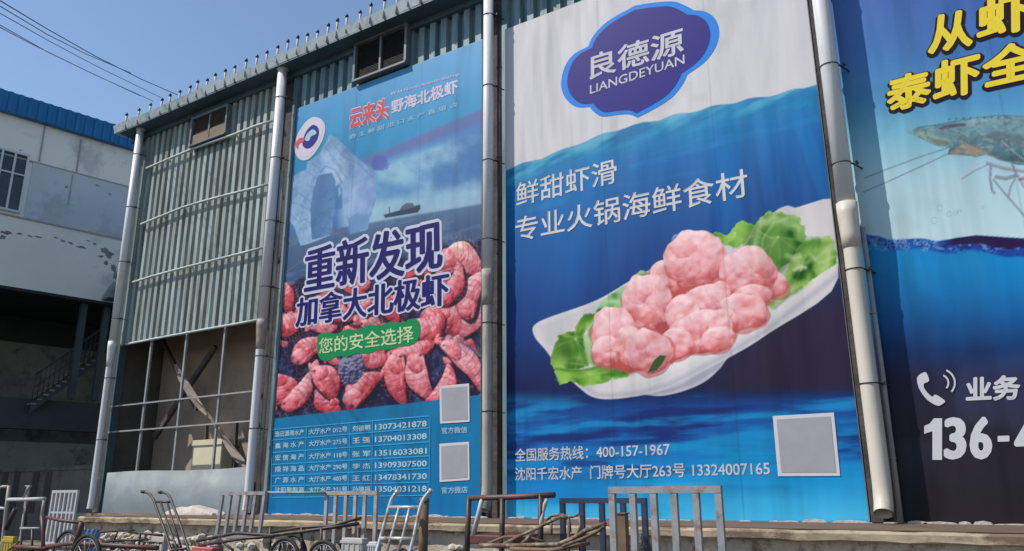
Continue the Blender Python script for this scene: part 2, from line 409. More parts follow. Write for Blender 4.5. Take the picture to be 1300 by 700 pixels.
for k in range(n+1):
    t = k/n; a = q[0].lerp(q[1], t); b = q[3].lerp(q[2], t); y = -.06+.02*math.sin(t*9)+.015*math.sin(t*23)
    b.z = LEDGE+.002
    top.append(Vector((a.x, y, a.z+.02*math.sin(t*7)))); bot.append(Vector((b.x if 0 else a.x, y-.01, b.z)))
F1 = [[bm.verts.new(p) for p in r] for r in (top, bot)]; F2 = [[bm.verts.new(p+Vector((0, .012, 0))) for p in r] for r in (top, bot)]
for k in range(n):
    f = bm.faces.new((F1[0][k], F1[1][k], F1[1][k+1], F1[0][k+1])); f.smooth = True
    f = bm.faces.new((F2[0][k], F2[0][k+1], F2[1][k+1], F2[1][k])); f.smooth = True
    bm.faces.new((F1[0][k], F1[0][k+1], F2[0][k+1], F2[0][k]))
tag(obj('metal_sheet', bm, MT['sheet']), 'dull blue grey metal sheet closing the foot of the open bay', 'metal sheet')
bm = NB(); r = bmesh.ops.create_icosphere(bm, subdivisions=3, radius=1)
pc = px(243, 651, -.55)
for v in bm.verts:
    n = v.co.copy(); v.co = Vector((pc.x+n.x*.95*(1+.1*math.sin(n.y*7)), -.5+n.y*.3, LEDGE-.0+max(-.02, n.z)*.2*(1-.25*abs(n.x))*(1+.12*math.sin(n.x*9))))
    
bmesh.ops.dissolve_degenerate(bm, dist=.001, edges=bm.edges)
tag(obj('sand_pile', bm, MT['stone']), 'small pale heap of sand against the grey sheet on the dock', 'sand pile')

# ================================================================== loading dock
dk = thing('loading_dock', 'stained concrete loading dock along the foot of the warehouse', 'loading dock', (-8, -1, 0))
dx0, dx1, dyf = px(99, 662, -2.1).x, PX[4]+3, -2.1
bm = NB(); n = 110; rows = []
for k in range(n+1):
    x = dx0+(dx1-dx0)*k/n; j = random.uniform(-.02, .012); h = random.uniform(-.012, .01)
    rows.append([bm.verts.new(p) for p in ((x, .33, LEDGE), (x, -.9, LEDGE+h*.3), (x, dyf+.03, LEDGE+h*.5), (x, dyf+j, LEDGE-.03), (x, dyf+j*.6, LEDGE-.10+h), (x, dyf+.04, LEDGE-.115), (x, -1.2, LEDGE-.19))])
for a, b in zip(rows, rows[1:]):
    for k in range(6): bm.faces.new((a[k], a[k+1], b[k+1], b[k]))
bm.faces.new(rows[0]); bm.faces.new(rows[-1][::-1])
o = obj('slab', bm, MT['conc'], dk)
bm = NB()
box(bm, (dx0, dyf+.05, LEDGE+.004), (dx1, -.1, LEDGE+.012)); obj('dock_top', bm, MT['top'], dk)
bm = NB(); box(bm, (dx0+.05, -1.98, 0), (dx1, -1.3, LEDGE-.12)); obj('dock_wall', bm, MT['rubble'], dk)
bm = NB(); rm = random.Random(9); x = PX[1]+.3
while x < PX[4]:
    L__ = rm.uniform(.12, .5); h = rm.uniform(.012, .05)
    if rm.random() < .75:
        slab(bm, [(x, -.1, LEDGE+.013), (x+L__, -.1, LEDGE+.013), (x+L__*.9, -.1, LEDGE+.013+h*.6), (x+L__*.5, -.1, LEDGE+.013+h), (x+L__*.1, -.1, LEDGE+.013+h*.7)], (0, .07, 0))
    x += L__*rm.uniform(.7, 1.2)
tag(obj('mortar_crumbs', bm, MT['stone']), 'white mortar crumbs along the foot of the banners', 'mortar', kind='stuff')
bm = NB(); box(bm, (PX[0]-.35, -.2, 0), (dx0-.02 if dx0 > PX[0] else PX[0]+.1, .33, LEDGE-.005)); obj('plinth', bm, MT['conc'], dk)
# loose whitewashed stones piled under the lip at the left
bm = NB()
for k in range(330):
    x = random.uniform(px(118, 690, -2.1).x, px(275, 690, -2.1).x) if k < 210 else random.uniform(-12, 0)
    lvl = random.random(); s = random.uniform(.04, .11); c = Vector((x, -2.02-random.uniform(0, .35)*(1-lvl), .05+lvl*.5))
    r = bmesh.ops.create_icosphere(bm, subdivisions=1, radius=s); sc = Vector((random.uniform(.8, 1.5), random.uniform(.7, 1.1), random.uniform(.5, .9)))
    for v in r['verts']:
        v.co = Vector((v.co.x*sc.x, v.co.y*sc.y, v.co.z*sc.z))*random.uniform(.85, 1.15)+c
tag(obj('rubble', bm, MT['stone']), 'whitewashed stones heaped below the dock lip', 'rubble', kind='stuff')

# ================================================================== drainpipes
def drain(i, label, r1, r2, zj, mats, y=-.22, ax=None, zend=LEDGE+.2, bend=.02, topz=None):
    x = sum(px(*p, y).x for p in ax)/len(ax)
    t = thing('drainpipe', label, 'drainpipe', (x, y, LEDGE), 'drainpipes between the banners')
    zt = topz or EZ-.02
    bm = NB(); tube(bm, [(x, y, zj), (x, y, (zt+zj)/2), (x, y, zt)], r1, 20); obj('upper_pipe', bm, mats[0], t)
    bm = NB(); tube(bm, [(x, y, zj+.04), (x, y, zj-.12), (x, y, zj-.42), (x, y, zj-.62)], r1, 20, radii=[r1*1.12, r1*1.12, r2*1.12, r2*1.05]); obj('reducer', bm, mats[1], t)
    bm = NB(); tube(bm, [(x, y, zj-.6), (x, y, zend+.35), (x, y-bend*.15, zend+.2), (x, y-bend*.4, zend+.06), (x, y-bend, zend-.06)], r2, 20, caps=False)
    tube(bm, [(x, y-bend*.2, zend+.16), (x, y-bend*.4, zend+.06), (x, y-bend*.97, zend-.055)], r2*.86, 16, caps=False)
    obj('lower_pipe', bm, mats[2], t)
    bm = NB(); tube(bm, [(x, y, zt), (x, y, zt+.10), (x, y-.01, zt+.02+.06), (x, y-.01, zt+.03+.08)], r1*1.2, 16); obj('outlet', bm, mats[0], t)
    z = zt-.75; k = 0
    while z > zend+.4:
        rr = r1 if z > zj else r2
        bm = NB(); ring(bm, (x, y, z), rr+.004, .009, (0, 0, 1), 24, 6); bar(bm, (x+rr, y+.02, z), (x+rr+.10, .0, z-.02), .02, .015, (0, 0, 1))
        tube(bm, [(x+rr+.07, y+.08, z), (x+rr+.07, y+.02, z)], .022, 8)
        obj('clamp', bm, MT['black'], t); z -= 1.55
    return t
zj1 = px(352, 405, -.22).z; zj2 = px(622, 345, -.25).z; zj3 = px(1073, 262, -.27).z; zj0 = px(137, 437, -.2).z
drain(0, 'pale drainpipe at the far left corner of the warehouse', .098, .08, zj0, (MT['pvc'], MT['pvc'], MT['pvc']), -.2, ((178, 170), (165, 260), (116, 647)), zend=LEDGE+.16)
drain(1, 'pale drainpipe between the bare ribbed bay and the Arctic shrimp banner', .112, .092, zj1, (MT['pvc'], MT['pvc_old'], MT['pvc']), -.22, ((356, 95), (321, 597)), zend=LEDGE+.16)
drain(2, 'drainpipe with dirty brown lower half left of the shrimp ball banner', .10, .092, zj2, (MT['pvc'], MT['pvc_old'], MT['pvc_old']), -.25, ((617, 100), (620, 400), (621, 640)), bend=.1)
drain(3, 'thick cream drainpipe between the shrimp ball banner and the live shrimp banner', .125, .115, zj3, (MT['pvc'], MT['pvc_cream'], MT['pvc_cream']), -.27, ((1047, 5), (1073, 250), (1120, 655)), bend=.13)
# thinner conduits beside the pipes
def conduit(x, y, z0, z1, r, m, label):
    bm = NB(); tube(bm, [(x, y, z0), (x+.01, y, (z0+z1)/2), (x, y, z1)], r, 10)
    for z in np.arange(z0+.8, z1-.2, 1.9): ring(bm, (x, y, z), r+.004, .01, (0, 0, 1), 14, 5)
    return tag(obj('conduit', bm, m), label, 'conduit', 'slim conduits beside the drainpipes')
conduit(PX[0]+.42, -.05, LEDGE+.02, EZ-.45, .055, MT['pvc'], 'slim pale conduit beside the far left corner drainpipe')
conduit(PX[1]+.26, -.08, LEDGE+.02, EZ-2.6, .05, MT['pvc_old'], 'slim grey conduit on the right of the drainpipe beside the Arctic shrimp banner')
conduit(PX[2]+.27, -.07, LEDGE+.02, EZ-.45, .045, MT['pier'], 'slim dark conduit between the middle drainpipe and the shrimp ball banner')
conduit(PX[3]+.22, -.12, LEDGE+.02, zj3-.3, .035, MT['frame'], 'slim grey conduit behind the thick cream drainpipe')

# ================================================================== banners: printing
def hsh(ix, iy, s):
    v = np.sin(ix*127.1+iy*311.7+s*74.7)*43758.5453; return v-np.floor(v)
def vnoise(x, y, s=0):
    ix, iy = np.floor(x), np.floor(y); fx, fy = x-ix, y-iy; fx = fx*fx*(3-2*fx); fy = fy*fy*(3-2*fy)
    a, b, c, d = hsh(ix, iy, s), hsh(ix+1, iy, s), hsh(ix, iy+1, s), hsh(ix+1, iy+1, s)
    return (a*(1-fx)+b*fx)*(1-fy)+(c*(1-fx)+d*fx)*fy
def fbm(x, y, s=0, o=4):
    r = 0; a = .5; t = 0
    for k in range(o): r = r+a*vnoise(x*2**k, y*2**k, s+k*13); t += a; a *= .55
    return r/t
def smooth(a, b, x):
    t = np.clip((x-a)/(b-a), 0, 1); return t*t*(3-2*t)
class Print:
    """colours of a flat printed sheet, laid out in the sheet's own drawing coordinates X, Y"""
    def __init__(s, x0, x1, z0, z1, dens):
        s.b = (x0, x1, z0, z1); s.nx = int((x1-x0)*dens)+1; s.nz = int((z1-z0)*dens)+1
        s.U, s.Z = np.meshgrid(np.linspace(x0, x1, s.nx), np.linspace(z0, z1, s.nz))
        s.X, s.Y = proj(s.U, np.full_like(s.U, -.0), s.Z)
        s.c = np.zeros(s.U.shape+(3,))
    def fill(s, m, col):
        m = m[..., None]; col = np.asarray(col, float)
        s.c = s.c*(1-m)+col*m
    def grad(s, m, v, stops):
        ks = [k for k, _ in stops]; cs = np.array([c for _, c in stops], float)
        col = np.stack([np.interp(v, ks, cs[:, i]) for i in range(3)], -1); s.fill(m, col)
    def poly(s, P, soft=1.2, wob=0, wsc=.15, seed=0):
        P = np.asarray(P, float); X, Y = s.X, s.Y
        lo, hi = P.min(0)-8-wob*2, P.max(0)+8+wob*2
        idx = (X > lo[0]) & (X < hi[0]) & (Y > lo[1]) & (Y < hi[1])
        out = np.zeros(X.shape); x, y = X[idx], Y[idx]
        if wob:
            x = x+wob*2*(fbm(X[idx]*wsc, Y[idx]*wsc, seed)-.5); y = y+wob*2*(fbm(X[idx]*wsc, Y[idx]*wsc, seed+5)-.5)
        d = np.full(x.shape, 1e9); ins = np.zeros(x.shape, bool)
        for (ax, ay), (bx, by) in zip(P, np.roll(P, -1, 0)):
            ex, ey = bx-ax, by-ay; t = np.clip(((x-ax)*ex+(y-ay)*ey)/(ex*ex+ey*ey+1e-9), 0, 1)
            d = np.minimum(d, np.hypot(x-ax-t*ex, y-ay-t*ey))
            c = ((ay > y) != (by > y)) & (x < (bx-ax)*(y-ay)/((by-ay) if by != ay else 1e-9)+ax); ins ^= c
        sd = np.where(ins, d, -d); out[idx] = np.clip(.5+sd/soft, 0, 1); return out
    def curve(s, P, n=5):
        P = np.asarray(P, float); Q = []
        for i in range(len(P)):
            p0, p1, p2, p3 = [P[(i+k-1) % len(P)] for k in range(4)]
            for j in range(n):
                t = j/n; Q.append(.5*(2*p1+(p2-p0)*t+(2*p0-5*p1+4*p2-p3)*t*t+(3*p1-p0-3*p2+p3)*t**3))
        return np.array(Q)
    def line(s, P, wd, soft=1.0):
        X, Y = s.X, s.Y; out = np.zeros(X.shape); d = np.full(X.shape, 1e9); P = np.asarray(P, float)
        lo, hi = P.min(0)-6, P.max(0)+6; idx = (X > lo[0]) & (X < hi[0]) & (Y > lo[1]) & (Y < hi[1])
        x, y = X[idx], Y[idx]; dd = np.full(x.shape, 1e9)
        for (ax, ay), (bx, by) in zip(P, P[1:]):
            ex, ey = bx-ax, by-ay; t = np.clip(((x-ax)*ex+(y-ay)*ey)/(ex*ex+ey*ey+1e-9), 0, 1)
            dd = np.minimum(dd, np.hypot(x-ax-t*ex, y-ay-t*ey))
        out[idx] = np.clip(.5-(dd-wd/2)/soft, 0, 1); return out
    def blob(s, cx, cy, rx, ry, rot, stops, bump=.5, bs=.12, wob=.12, seed=0, light=(-.35, -.75, .6), bands=0, alpha=1.0, gloss=0, curv=0.0, drop=0.0, streak=0.0, mott=0.0, wf=.05):
        m = max(rx, ry)*1.35; idx = (abs(s.X-cx) < m) & (abs(s.Y-cy) < m)
        if not idx.any(): return
        x, y = s.X[idx]-cx, s.Y[idx]-cy; c, sn = math.cos(R(rot)), math.sin(R(rot))
        a, b = (x*c+y*sn)/rx, (-x*sn+y*c)/ry
        b = (b+curv*(a*a-.35))/(1-drop*a).clip(.3, 2); rr = np.hypot(a, b)*(1-wob*2*(fbm(s.X[idx]*wf, s.Y[idx]*wf, seed, 2)-.5))
        n3 = np.sqrt(np.clip(1-rr*rr, 0.02, 1)); gx, gy = (a*c*1-b*sn), (a*sn+b*c)
        e = .6; h = lambda p, q: fbm(p*bs, q*bs, seed+31, 2)
        hx = h(s.X[idx]+e, s.Y[idx])-h(s.X[idx]-e, s.Y[idx]); hy = h(s.X[idx], s.Y[idx]+e)-h(s.X[idx], s.Y[idx]-e)
        nx, ny, nz = gx-bump*hx*9, gy-bump*hy*9, n3+.15
        L = np.array(light)/np.linalg.norm(light); nn = np.sqrt(nx*nx+ny*ny+nz*nz)
        sh = (nx*L[0]+ny*L[1]+nz*L[2])/nn
        v = np.clip(.5+.5*sh, 0, 1)
        if bands: v = v-.08*(np.abs(np.sin(a*bands+b*b*1.5))**6)
        if streak: v = v+streak*(fbm(a*1.3+seed, b*4.5+a*b, seed+3, 3)-.5)
        if mott: v = v+mott*(fbm(s.X[idx]*.14, s.Y[idx]*.14, seed+7, 4)-.5)
        ks = [k for k, _ in stops]; cs = np.array([q for _, q in stops], float)
        col = np.stack([np.interp(v, ks, cs[:, i]) for i in range(3)], -1)
        if gloss: col = col+gloss*(np.clip(sh, 0, 1)**18)[:, None]
        mk = np.clip((1-rr)*min(rx, ry)/1.2+.5, 0, 1)*alpha
        s.c[idx] = s.c[idx]*(1-mk[:, None])+col*mk[:, None]
    def build(s, name, label, k=.96):
        x0, x1, z0, z1 = s.b
        for f in (.36, .71): s.c *= (1-.10*np.exp(-((s.U-(x0+(x1-x0)*f))/.012)**2))[..., None]
        nx, nz = s.nx, s.nz
        s.c *= (1-.07*smooth(.55, .78, fbm(s.U*3.2, s.Z*.22, 5, 4))-.05*smooth(.6, .75, fbm(s.U*.8, s.Z*.9, 6, 4)))[..., None]
        alb = np.clip(s2l(np.clip(s.c, 0, 255))/(np.array([1.02, 1.08, 1.17])*k/.96)-np.array([.012, .011, .014]), .002, .9)
        verts = np.stack([s.U-(x0+x1)/2, np.zeros_like(s.U), s.Z-z0], -1).reshape(-1, 3)
        i = np.arange((nx-1)*(nz-1)); r = i//(nx-1)*nx + i % (nx-1)
        faces = np.stack([r, r+1, r+1+nx, r+nx], -1)
        me = bpy.data.meshes.new(name); me.vertices.add(len(verts)); me.vertices.foreach_set('co', verts.ravel())
        me.loops.add(faces.size); me.loops.foreach_set('vertex_index', faces.ravel().astype(np.int32))
        me.polygons.add(len(faces)); me.polygons.foreach_set('loop_start', (np.arange(len(faces))*4).astype(np.int32))
        me.update(calc_edges=True)
        at = me.attributes.new('print', 'FLOAT_COLOR', 'POINT')
        rgba = np.ones((len(verts), 4), np.float32); rgba[:, :3] = alb.reshape(-1, 3); at.data.foreach_set('color', rgba.ravel())
        t = thing(name, label, 'banner', ((x0+x1)/2, 0, z0), 'large printed banners on the warehouse wall')
        link_mesh('printed_sheet', me, VINYL, t)
        bm = NB(); e = .03
        box(bm, (x0-e*.3, .004, z0-.01), (x0+e, .05, z1+.01)); box(bm, (x1-e, .004, z0-.01), (x1+e*.3, .05, z1+.01))
        box(bm, (x0+e, .004, z0-.01), (x1-e, .05, z0+e)); box(bm, (x0+e, .004, z1-e), (x1-e, .05, z1+.01))
        obj('batten', bm, MT['frame'], t)
        return t
def text_mesh(body, bold):
    cu = bpy.data.curves.new('tmp_text', 'FONT'); cu.body = body; cu.size = 1; cu.offset = bold; cu.resolution_u = 3
    o = bpy.data.objects.new('tmp_text', cu); C.objects.link(o)
    dg = bpy.context.evaluated_depsgraph_get(); dg.update()
    me = bpy.data.meshes.new_from_object(o.evaluated_get(dg)); bpy.data.objects.remove(o); bpy.data.curves.remove(cu)
    n = len(me.vertices); co = np.zeros(n*3); me.vertices.foreach_get('co', co); co = co.reshape(-1, 3)
    return me, co
_box = {}
def lettering(body, BL, BR, TL, m, parent, bold=.0, y=-.004, bold_ref=None, shift=(0, 0), name='lettering', spaced=False):
    """flat lettering whose box has these three corners on the wall drawing; every line is its own mesh"""
    if spaced: body = ' '.join(body)
    me, co = text_mesh(body, 0)
    lo0, hi0 = co.min(0), co.max(0)
    if np.max(bold) > 0:
        cnt = {}
        for p in me.polygons:
            for k in p.edge_keys: cnt[k] = cnt.get(k, 0)+1
        V = [tuple(c) for c in co]; Fc = [list(p.vertices) for p in me.polygons]; WB = np.array([bold, bold] if np.isscalar(bold) else bold); lev = [0]*len(V); n_ = 0
        for (i, j), c in cnt.items():
            if c != 1: continue
            a_, b_ = co[i, :2], co[j, :2]; d_ = b_-a_; L__ = np.hypot(*d_)
            if L__ < 1e-6: continue
            d_ = d_/L__; nn = np.array([-d_[1], d_[0]])*WB; ex = d_*WB*.55; k0 = len(V); n_ += 1
            for q in (a_-ex-nn*.6, a_-nn, b_-nn, b_+ex-nn*.6, b_+ex+nn*.6, b_+nn, a_+nn, a_-ex+nn*.6): V.append((q[0], q[1], 0)); lev.append(1+.22*(n_ % 83))
            Fc.append(list(range(k0, k0+8)))
        bpy.data.meshes.remove(me); me = bpy.data.meshes.new(name); me.from_pydata(V, [], Fc); co = np.array(V); lev = np.array(lev)
    else: lev = np.zeros(len(co))
    br = bold if bold_ref is None else bold_ref
    br = np.array([br, br, 0] if np.isscalar(br) else (*br, 0)); lo, hi = lo0-br, hi0+br
    a, b, c = px(BL[0]+shift[0], BL[1]+shift[1]), px(BR[0]+shift[0], BR[1]+shift[1]), px(TL[0]+shift[0], TL[1]+shift[1])
    u = (co[:, 0]-lo[0])/(hi[0]-lo[0]); v = (co[:, 1]-lo[1])/(hi[1]-lo[1])
    base = wloc(parent)
    out = np.array([list(Vector((a.x, 0, a.z))+(b-a)*float(p)+(c-a)*float(q)) for p, q in zip(u, v)])
    out[:, 1] = y-.0002*lev; out -= np.array(base)
    me.vertices.foreach_set('co', out.ravel()); me.update(); me.materials.clear(); me.name = name
    return link_mesh(name, me, m, parent)
def patch(name, P, m, parent, y=-.005, smoothn=0):
    """a flat printed outline"""
    if smoothn:
        Q = []; n = len(P)
        for i in range(n):
            p0, p1, p2, p3 = [np.array(P[(i+k-1) % n][:2], float) for k in range(4)]
            if len(P[i]) > 2: p0 = p1
            if len(P[(i+1) % n]) > 2: p3 = p2
            for j in range(smoothn):
                t = j/smoothn; Q.append(tuple(.5*((2*p1)+(-p0+p2)*t+(2*p0-5*p1+4*p2-p3)*t*t+(-p0+3*p1-3*p2+p3)*t**3)))
        P = Q
    bm = NB(); vs = []
    for p in P:
        q = px(p[0], p[1]); vs.append(bm.verts.new((q.x, y, q.z)))
    es = [bm.edges.new((vs[i], vs[(i+1) % len(vs)])) for i in range(len(vs))]
    bmesh.ops.triangle_fill(bm, use_beauty=True, edges=es)
    o = obj(name, bm, m, parent)
    me = o.data
    if len(me.polygons) and me.polygons[0].normal.y > 0: me.flip_normals()
    return o
def Z3(ox, oy, s, P): return [(ox+p[0]/s, oy+p[1]/s)+tuple(p[2:]) for p in P]

# ------------------------------------------------------------------ banner 1: Arctic shrimp
tl, tr, brr, bl = px(376.6, 137), px(608.5, 54), px(613.4, 661), px(340.5, 659)
B1 = Print((tl.x+bl.x)/2, (tr.x+brr.x)/2, LEDGE+.02, (tl.z+tr.z)/2, 62)
X, Y, U, Zz = B1.X, B1.Y, B1.U, B1.Z
one = np.ones_like(X)
tt = (X-345)/265.                                # across
hy = Y+.34*(X-480)*np.clip((400-Y)/400, 0, 1)    # height with the banner's perspective straightened
B1.grad(one, hy, [(40, (96, 158, 214)), (120, (74, 150, 205)), (170, (48, 140, 192)), (215, (44, 132, 188)), (265, (84, 128, 190)), (300, (70, 100, 150))])
st = fbm(U*1.1, Zz*2.2, 3, 5)
# violet band and cloud bank under the sky
up_, lo_ = 194-.42*(X-480), 204-.37*(X-480)
below = smooth(-3, 3, Y-up_)*smooth(425, 445, X)
B1.grad(below, (X-440)/170.+.004*(Y-200), [(0, (96, 150, 198)), (.5, (82, 134, 188)), (1, (70, 116, 176))])
B1.fill(below*smooth(5, -3, Y-lo_)*.7, (94, 102, 162))
B1.fill(smooth(1.5, .3, np.abs(Y-(214-.22*(X-480)-.0012*(X-540)**2)))*smooth(500, 520, X)*smooth(585, 575, X)*.45, (110, 100, 160))
cq = fbm(X*.035, Y*.045, 3, 4)
B1.fill(below*smooth(.2, .95, cq+.42*np.exp(-((X-505)/26)**2-((Y-222)/20)**2)-.25*smooth(520, 600, X)*smooth(240, 215, Y))*smooth(2, 14, Y-lo_)*.85, (150, 192, 214))
B1.fill(below*smooth(24, 2, (262-.17*(X-520))-Y)*.8, (152, 190, 214))
B1.fill(B1.poly([(470, 205), (478, 198), (490, 199), (494, 208), (490, 216), (474, 216)], 4, 3, .2, 5)*.8, (74, 92, 170))
# sea with lines
sea_y = 301-.118*(X-365)-.04*(X-365)
sea = smooth(-2, 2, Y-(288-.17*(X-440)))
B1.grad(sea, Y+.15*(X-480), [(270, (92, 120, 160)), (300, (72, 98, 136)), (345, (60, 84, 124)), (380, (52, 66, 104))])
B1.fill(sea*smooth(.5, .72, fbm(U*1.2, Zz*9, 21, 4))*.4, (112, 136, 172))
B1.fill(smooth(0, 14, Y-(272-.17*(X-440)))*smooth(12, 0, Y-(280-.17*(X-440)))*.6*smooth(455, 480, X), (150, 178, 206))
# ice arch
zi = lambda P: Z3(345, 170, 4.374, P)
ICE = zi([(70, 470), (85, 380), (100, 250), (190, 195), (200, 150), (260, 120), (320, 10), (360, 20), (420, 80), (470, 130), (530, 180), (565, 225), (582, 300), (575, 370), (530, 530), (432, 562), (420, 480), (395, 440), (390, 300), (370, 280), (352, 420), (336, 450), (330, 562), (240, 600), (160, 625), (120, 510), (90, 480)])
m = B1.poly(ICE, 1.2, 1.5, .15, 3)
dgl = .6*fbm(X*.05+Y*.03, Y*.022-X*.03, 41, 3)+.25*fbm(X*.16+Y*.12, Y*.07-X*.07, 42, 3)+.15*smooth(475, 360, X); rg = 1-np.abs(2*fbm(X*.085+Y*.05, Y*.06-X*.05, 44, 3)-1)
B1.grad(m, dgl, [(.25, (98, 136, 184)), (.42, (122, 158, 202)), (.56, (138, 172, 212)), (.75, (170, 196, 226))])
B1.fill(m*smooth(.90, .99, rg)*.28, (84, 118, 172))
op = B1.poly(zi([(255, 235), (300, 222), (332, 216), (355, 262), (351, 420), (336, 446), (332, 560), (222, 590), (215, 420), (228, 320)]), 1.6, 1, .15, 5)
B1.grad(op, X+.2*Y, [(440, (92, 130, 178)), (455, (78, 114, 164)), (472, (88, 128, 176)), (486, (104, 146, 190))]); B1.fill(op*smooth(.8, .95, rg)*.3, (66, 98, 148))
B1.fill(B1.poly(zi([(345, 300), (372, 282), (390, 310), (390, 415), (350, 422)]), 2)*.85, (70, 122, 170)); B1.fill(B1.poly(zi([(368, 300), (380, 292), (386, 330), (372, 350)]), 2)*.7, (172, 200, 224))
B1.grad(B1.poly(zi([(400, 270), (470, 180), (530, 190), (575, 260), (578, 350), (545, 450), (470, 440), (420, 470), (396, 440)]), 4, 1.5, .15, 6)*.8, dgl, [(.3, (116, 150, 202)), (.55, (140, 170, 214)), (.8, (160, 188, 224))])
B1.fill(B1.poly(zi([(420, 470), (470, 442), (545, 450), (530, 528), (432, 560)]), 2, 1, .2, 8)*.8, (98, 142, 188))
B1.fill(B1.line(zi([(320, 12), (345, 60), (400, 130), (470, 160), (560, 240)]), 1.2, 1.8)*m*.5, (84, 116, 170)); B1.fill(B1.line(zi([(270, 215), (300, 180), (350, 200), (390, 270)]), 1.5, 2)*m*.6, (76, 108, 164))
for P in ([(100, 290), (150, 330), (210, 370)], [(110, 380), (170, 400), (215, 430)], [(180, 200), (230, 230), (250, 250)], [(220, 160), (260, 190)], [(290, 60), (330, 120), (400, 200)], [(330, 140), (370, 180), (420, 250)], [(95, 440), (150, 490), (200, 470)]):
    B1.fill(B1.line(zi(P), 1, 2)*m*.5, (80, 114, 168))
# ship
B1.fill(B1.poly([(487, 273), (533, 260), (534, 265), (530, 270), (489, 277)], 1.0), (58, 70, 92))
B1.fill(B1.poly([(507, 268), (510, 262), (516, 258), (524, 258), (527, 263)], 1.0), (92, 102, 120)); B1.fill(B1.line([(495, 272), (494, 263)], 1.2), (70, 80, 100))
# shrimps on a dark ground
edge = 366-.17*(X-345)+6*np.sin(X*.11)+9*(fbm(X*.06, X*.0, 5)-.5)
shr = smooth(-3, 3, Y-np.where(X > 430, edge-12, edge))*smooth(1, -1, Y-(531.5-.114*(X-348)))
B1.fill(shr, (40, 38, 66))
B1.fill(shr*smooth(.5, .7, fbm(X*.09, Y*.09, 77, 4))*.7, (58, 78, 122))
B1.fill(shr*smooth(.62, .72, fbm(X*.2, Y*.2, 78, 4))*.5, (110, 124, 158))
rnd = random.Random(11)
def stops(h):
    return [[(.25, (124, 40, 58)), (.45, (178, 72, 86)), (.62, (205, 98, 106)), (.8, (222, 130, 134)), (.96, (238, 182, 180))],
            [(.25, (112, 34, 52)), (.45, (174, 60, 74)), (.62, (202, 84, 94)), (.8, (220, 118, 122)), (.96, (240, 184, 182))],
            [(.25, (126, 56, 70)), (.45, (184, 100, 110)), (.62, (212, 134, 138)), (.8, (228, 166, 164)), (.96, (242, 208, 202))]][h]
def shrimp(cx, cy, L, Wd, rot, h=0, seed=None):
    """a boiled shrimp lying on ice: a curled tapering shell in segments, tail fan, legs, eye and feelers"""
    seed = seed or rnd.randint(0, 999); st = stops(h); c, s_ = math.cos(R(rot)), math.sin(R(rot)); k = rnd.choice((-1, 1)); cv = k*rnd.uniform(.25, .95); rx, ry = L*.5, Wd*.5
    def at(a, b): b = b*(1-.3*a)-cv*(a*a-.35); return (cx+a*rx*c-b*ry*s_, cy+a*rx*s_+b*ry*c)
    B1.blob(cx+2, cy+3, rx*1.06, ry*1.16, rot, [(0, (24, 22, 42)), (1, (40, 30, 52))], 0, wob=.1, seed=seed, alpha=.9, drop=.3, curv=cv)
    for d in (-1, 0, 1):
        q = at(1.0, 0); a_ = math.degrees(math.atan2(at(1, 0)[1]-at(.7, 0)[1], at(1, 0)[0]-at(.7, 0)[0]))+32*d
        B1.blob(q[0]+math.cos(R(a_))*L*.09, q[1]+math.sin(R(a_))*L*.09, L*.11, max(2.2, Wd*.11), a_, st, .3, .2, .1, seed+d)
    for t in (-.5, -.3, -.1, .1, .3, .5):
        B1.fill(B1.line([at(t, .8*k), at(t+.1, 1.25*k), at(t+.02, 1.4*k)], 1.0, 1.2)*.45, (214, 124, 122))
    B1.blob(cx, cy, rx, ry, rot, st, .30, .14, .14, seed, gloss=30, drop=.3, curv=cv, streak=.22, mott=.55)
    for t in (-.32, -.08, .14, .36, .58, .78):
        B1.fill(B1.line([at(t, -.92), at(t+.10, -.3), at(t+.10, .3), at(t, .92)], .9, 1.7)*.5, (132, 38, 54)); B1.fill(B1.line([at(t+.07, -.7), at(t+.15, 0), at(t+.07, .6)], .8, 1.6)*.32, (246, 202, 196))
    B1.blob(*at(-.62, .05), rx*.42, ry*.74, rot-18*cv, stops((h+1) % 3), .35, .16, .2, seed+3, alpha=.75, gloss=36, streak=.4, mott=.5)
    B1.fill(B1.line([at(-.8, -.5*k), at(-.3, -.6*k), at(.2, -.62*k)], 1.5, 2.4)*.5, (248, 208, 202))
    e_ = at(-.86, -.25*k); B1.fill(np.exp(-((X-e_[0])**2+(Y-e_[1])**2)/2.0)*.9, (26, 18, 30))
    for d in (-.5, .3):
        B1.fill(B1.line([at(-.95, d), at(-1.3, d*2.2), at(-1.5, d*4.5+.8*k)], .6, 1.1)*.35, (222, 140, 132))
for k in range(52):
    x = rnd.uniform(350, 612); y = rnd.uniform(366-.17*(x-345)+6, 470-.1*(x-348))
    shrimp(x, y, rnd.uniform(30, 50), rnd.uniform(15, 22), rnd.uniform(0, 180), rnd.randint(0, 2))
B1.fill(shr*smooth(.60, .70, fbm(X*.055, Y*.055, 90, 3))*smooth(415, 440, Y+.1*(X-350)), (40, 40, 70))
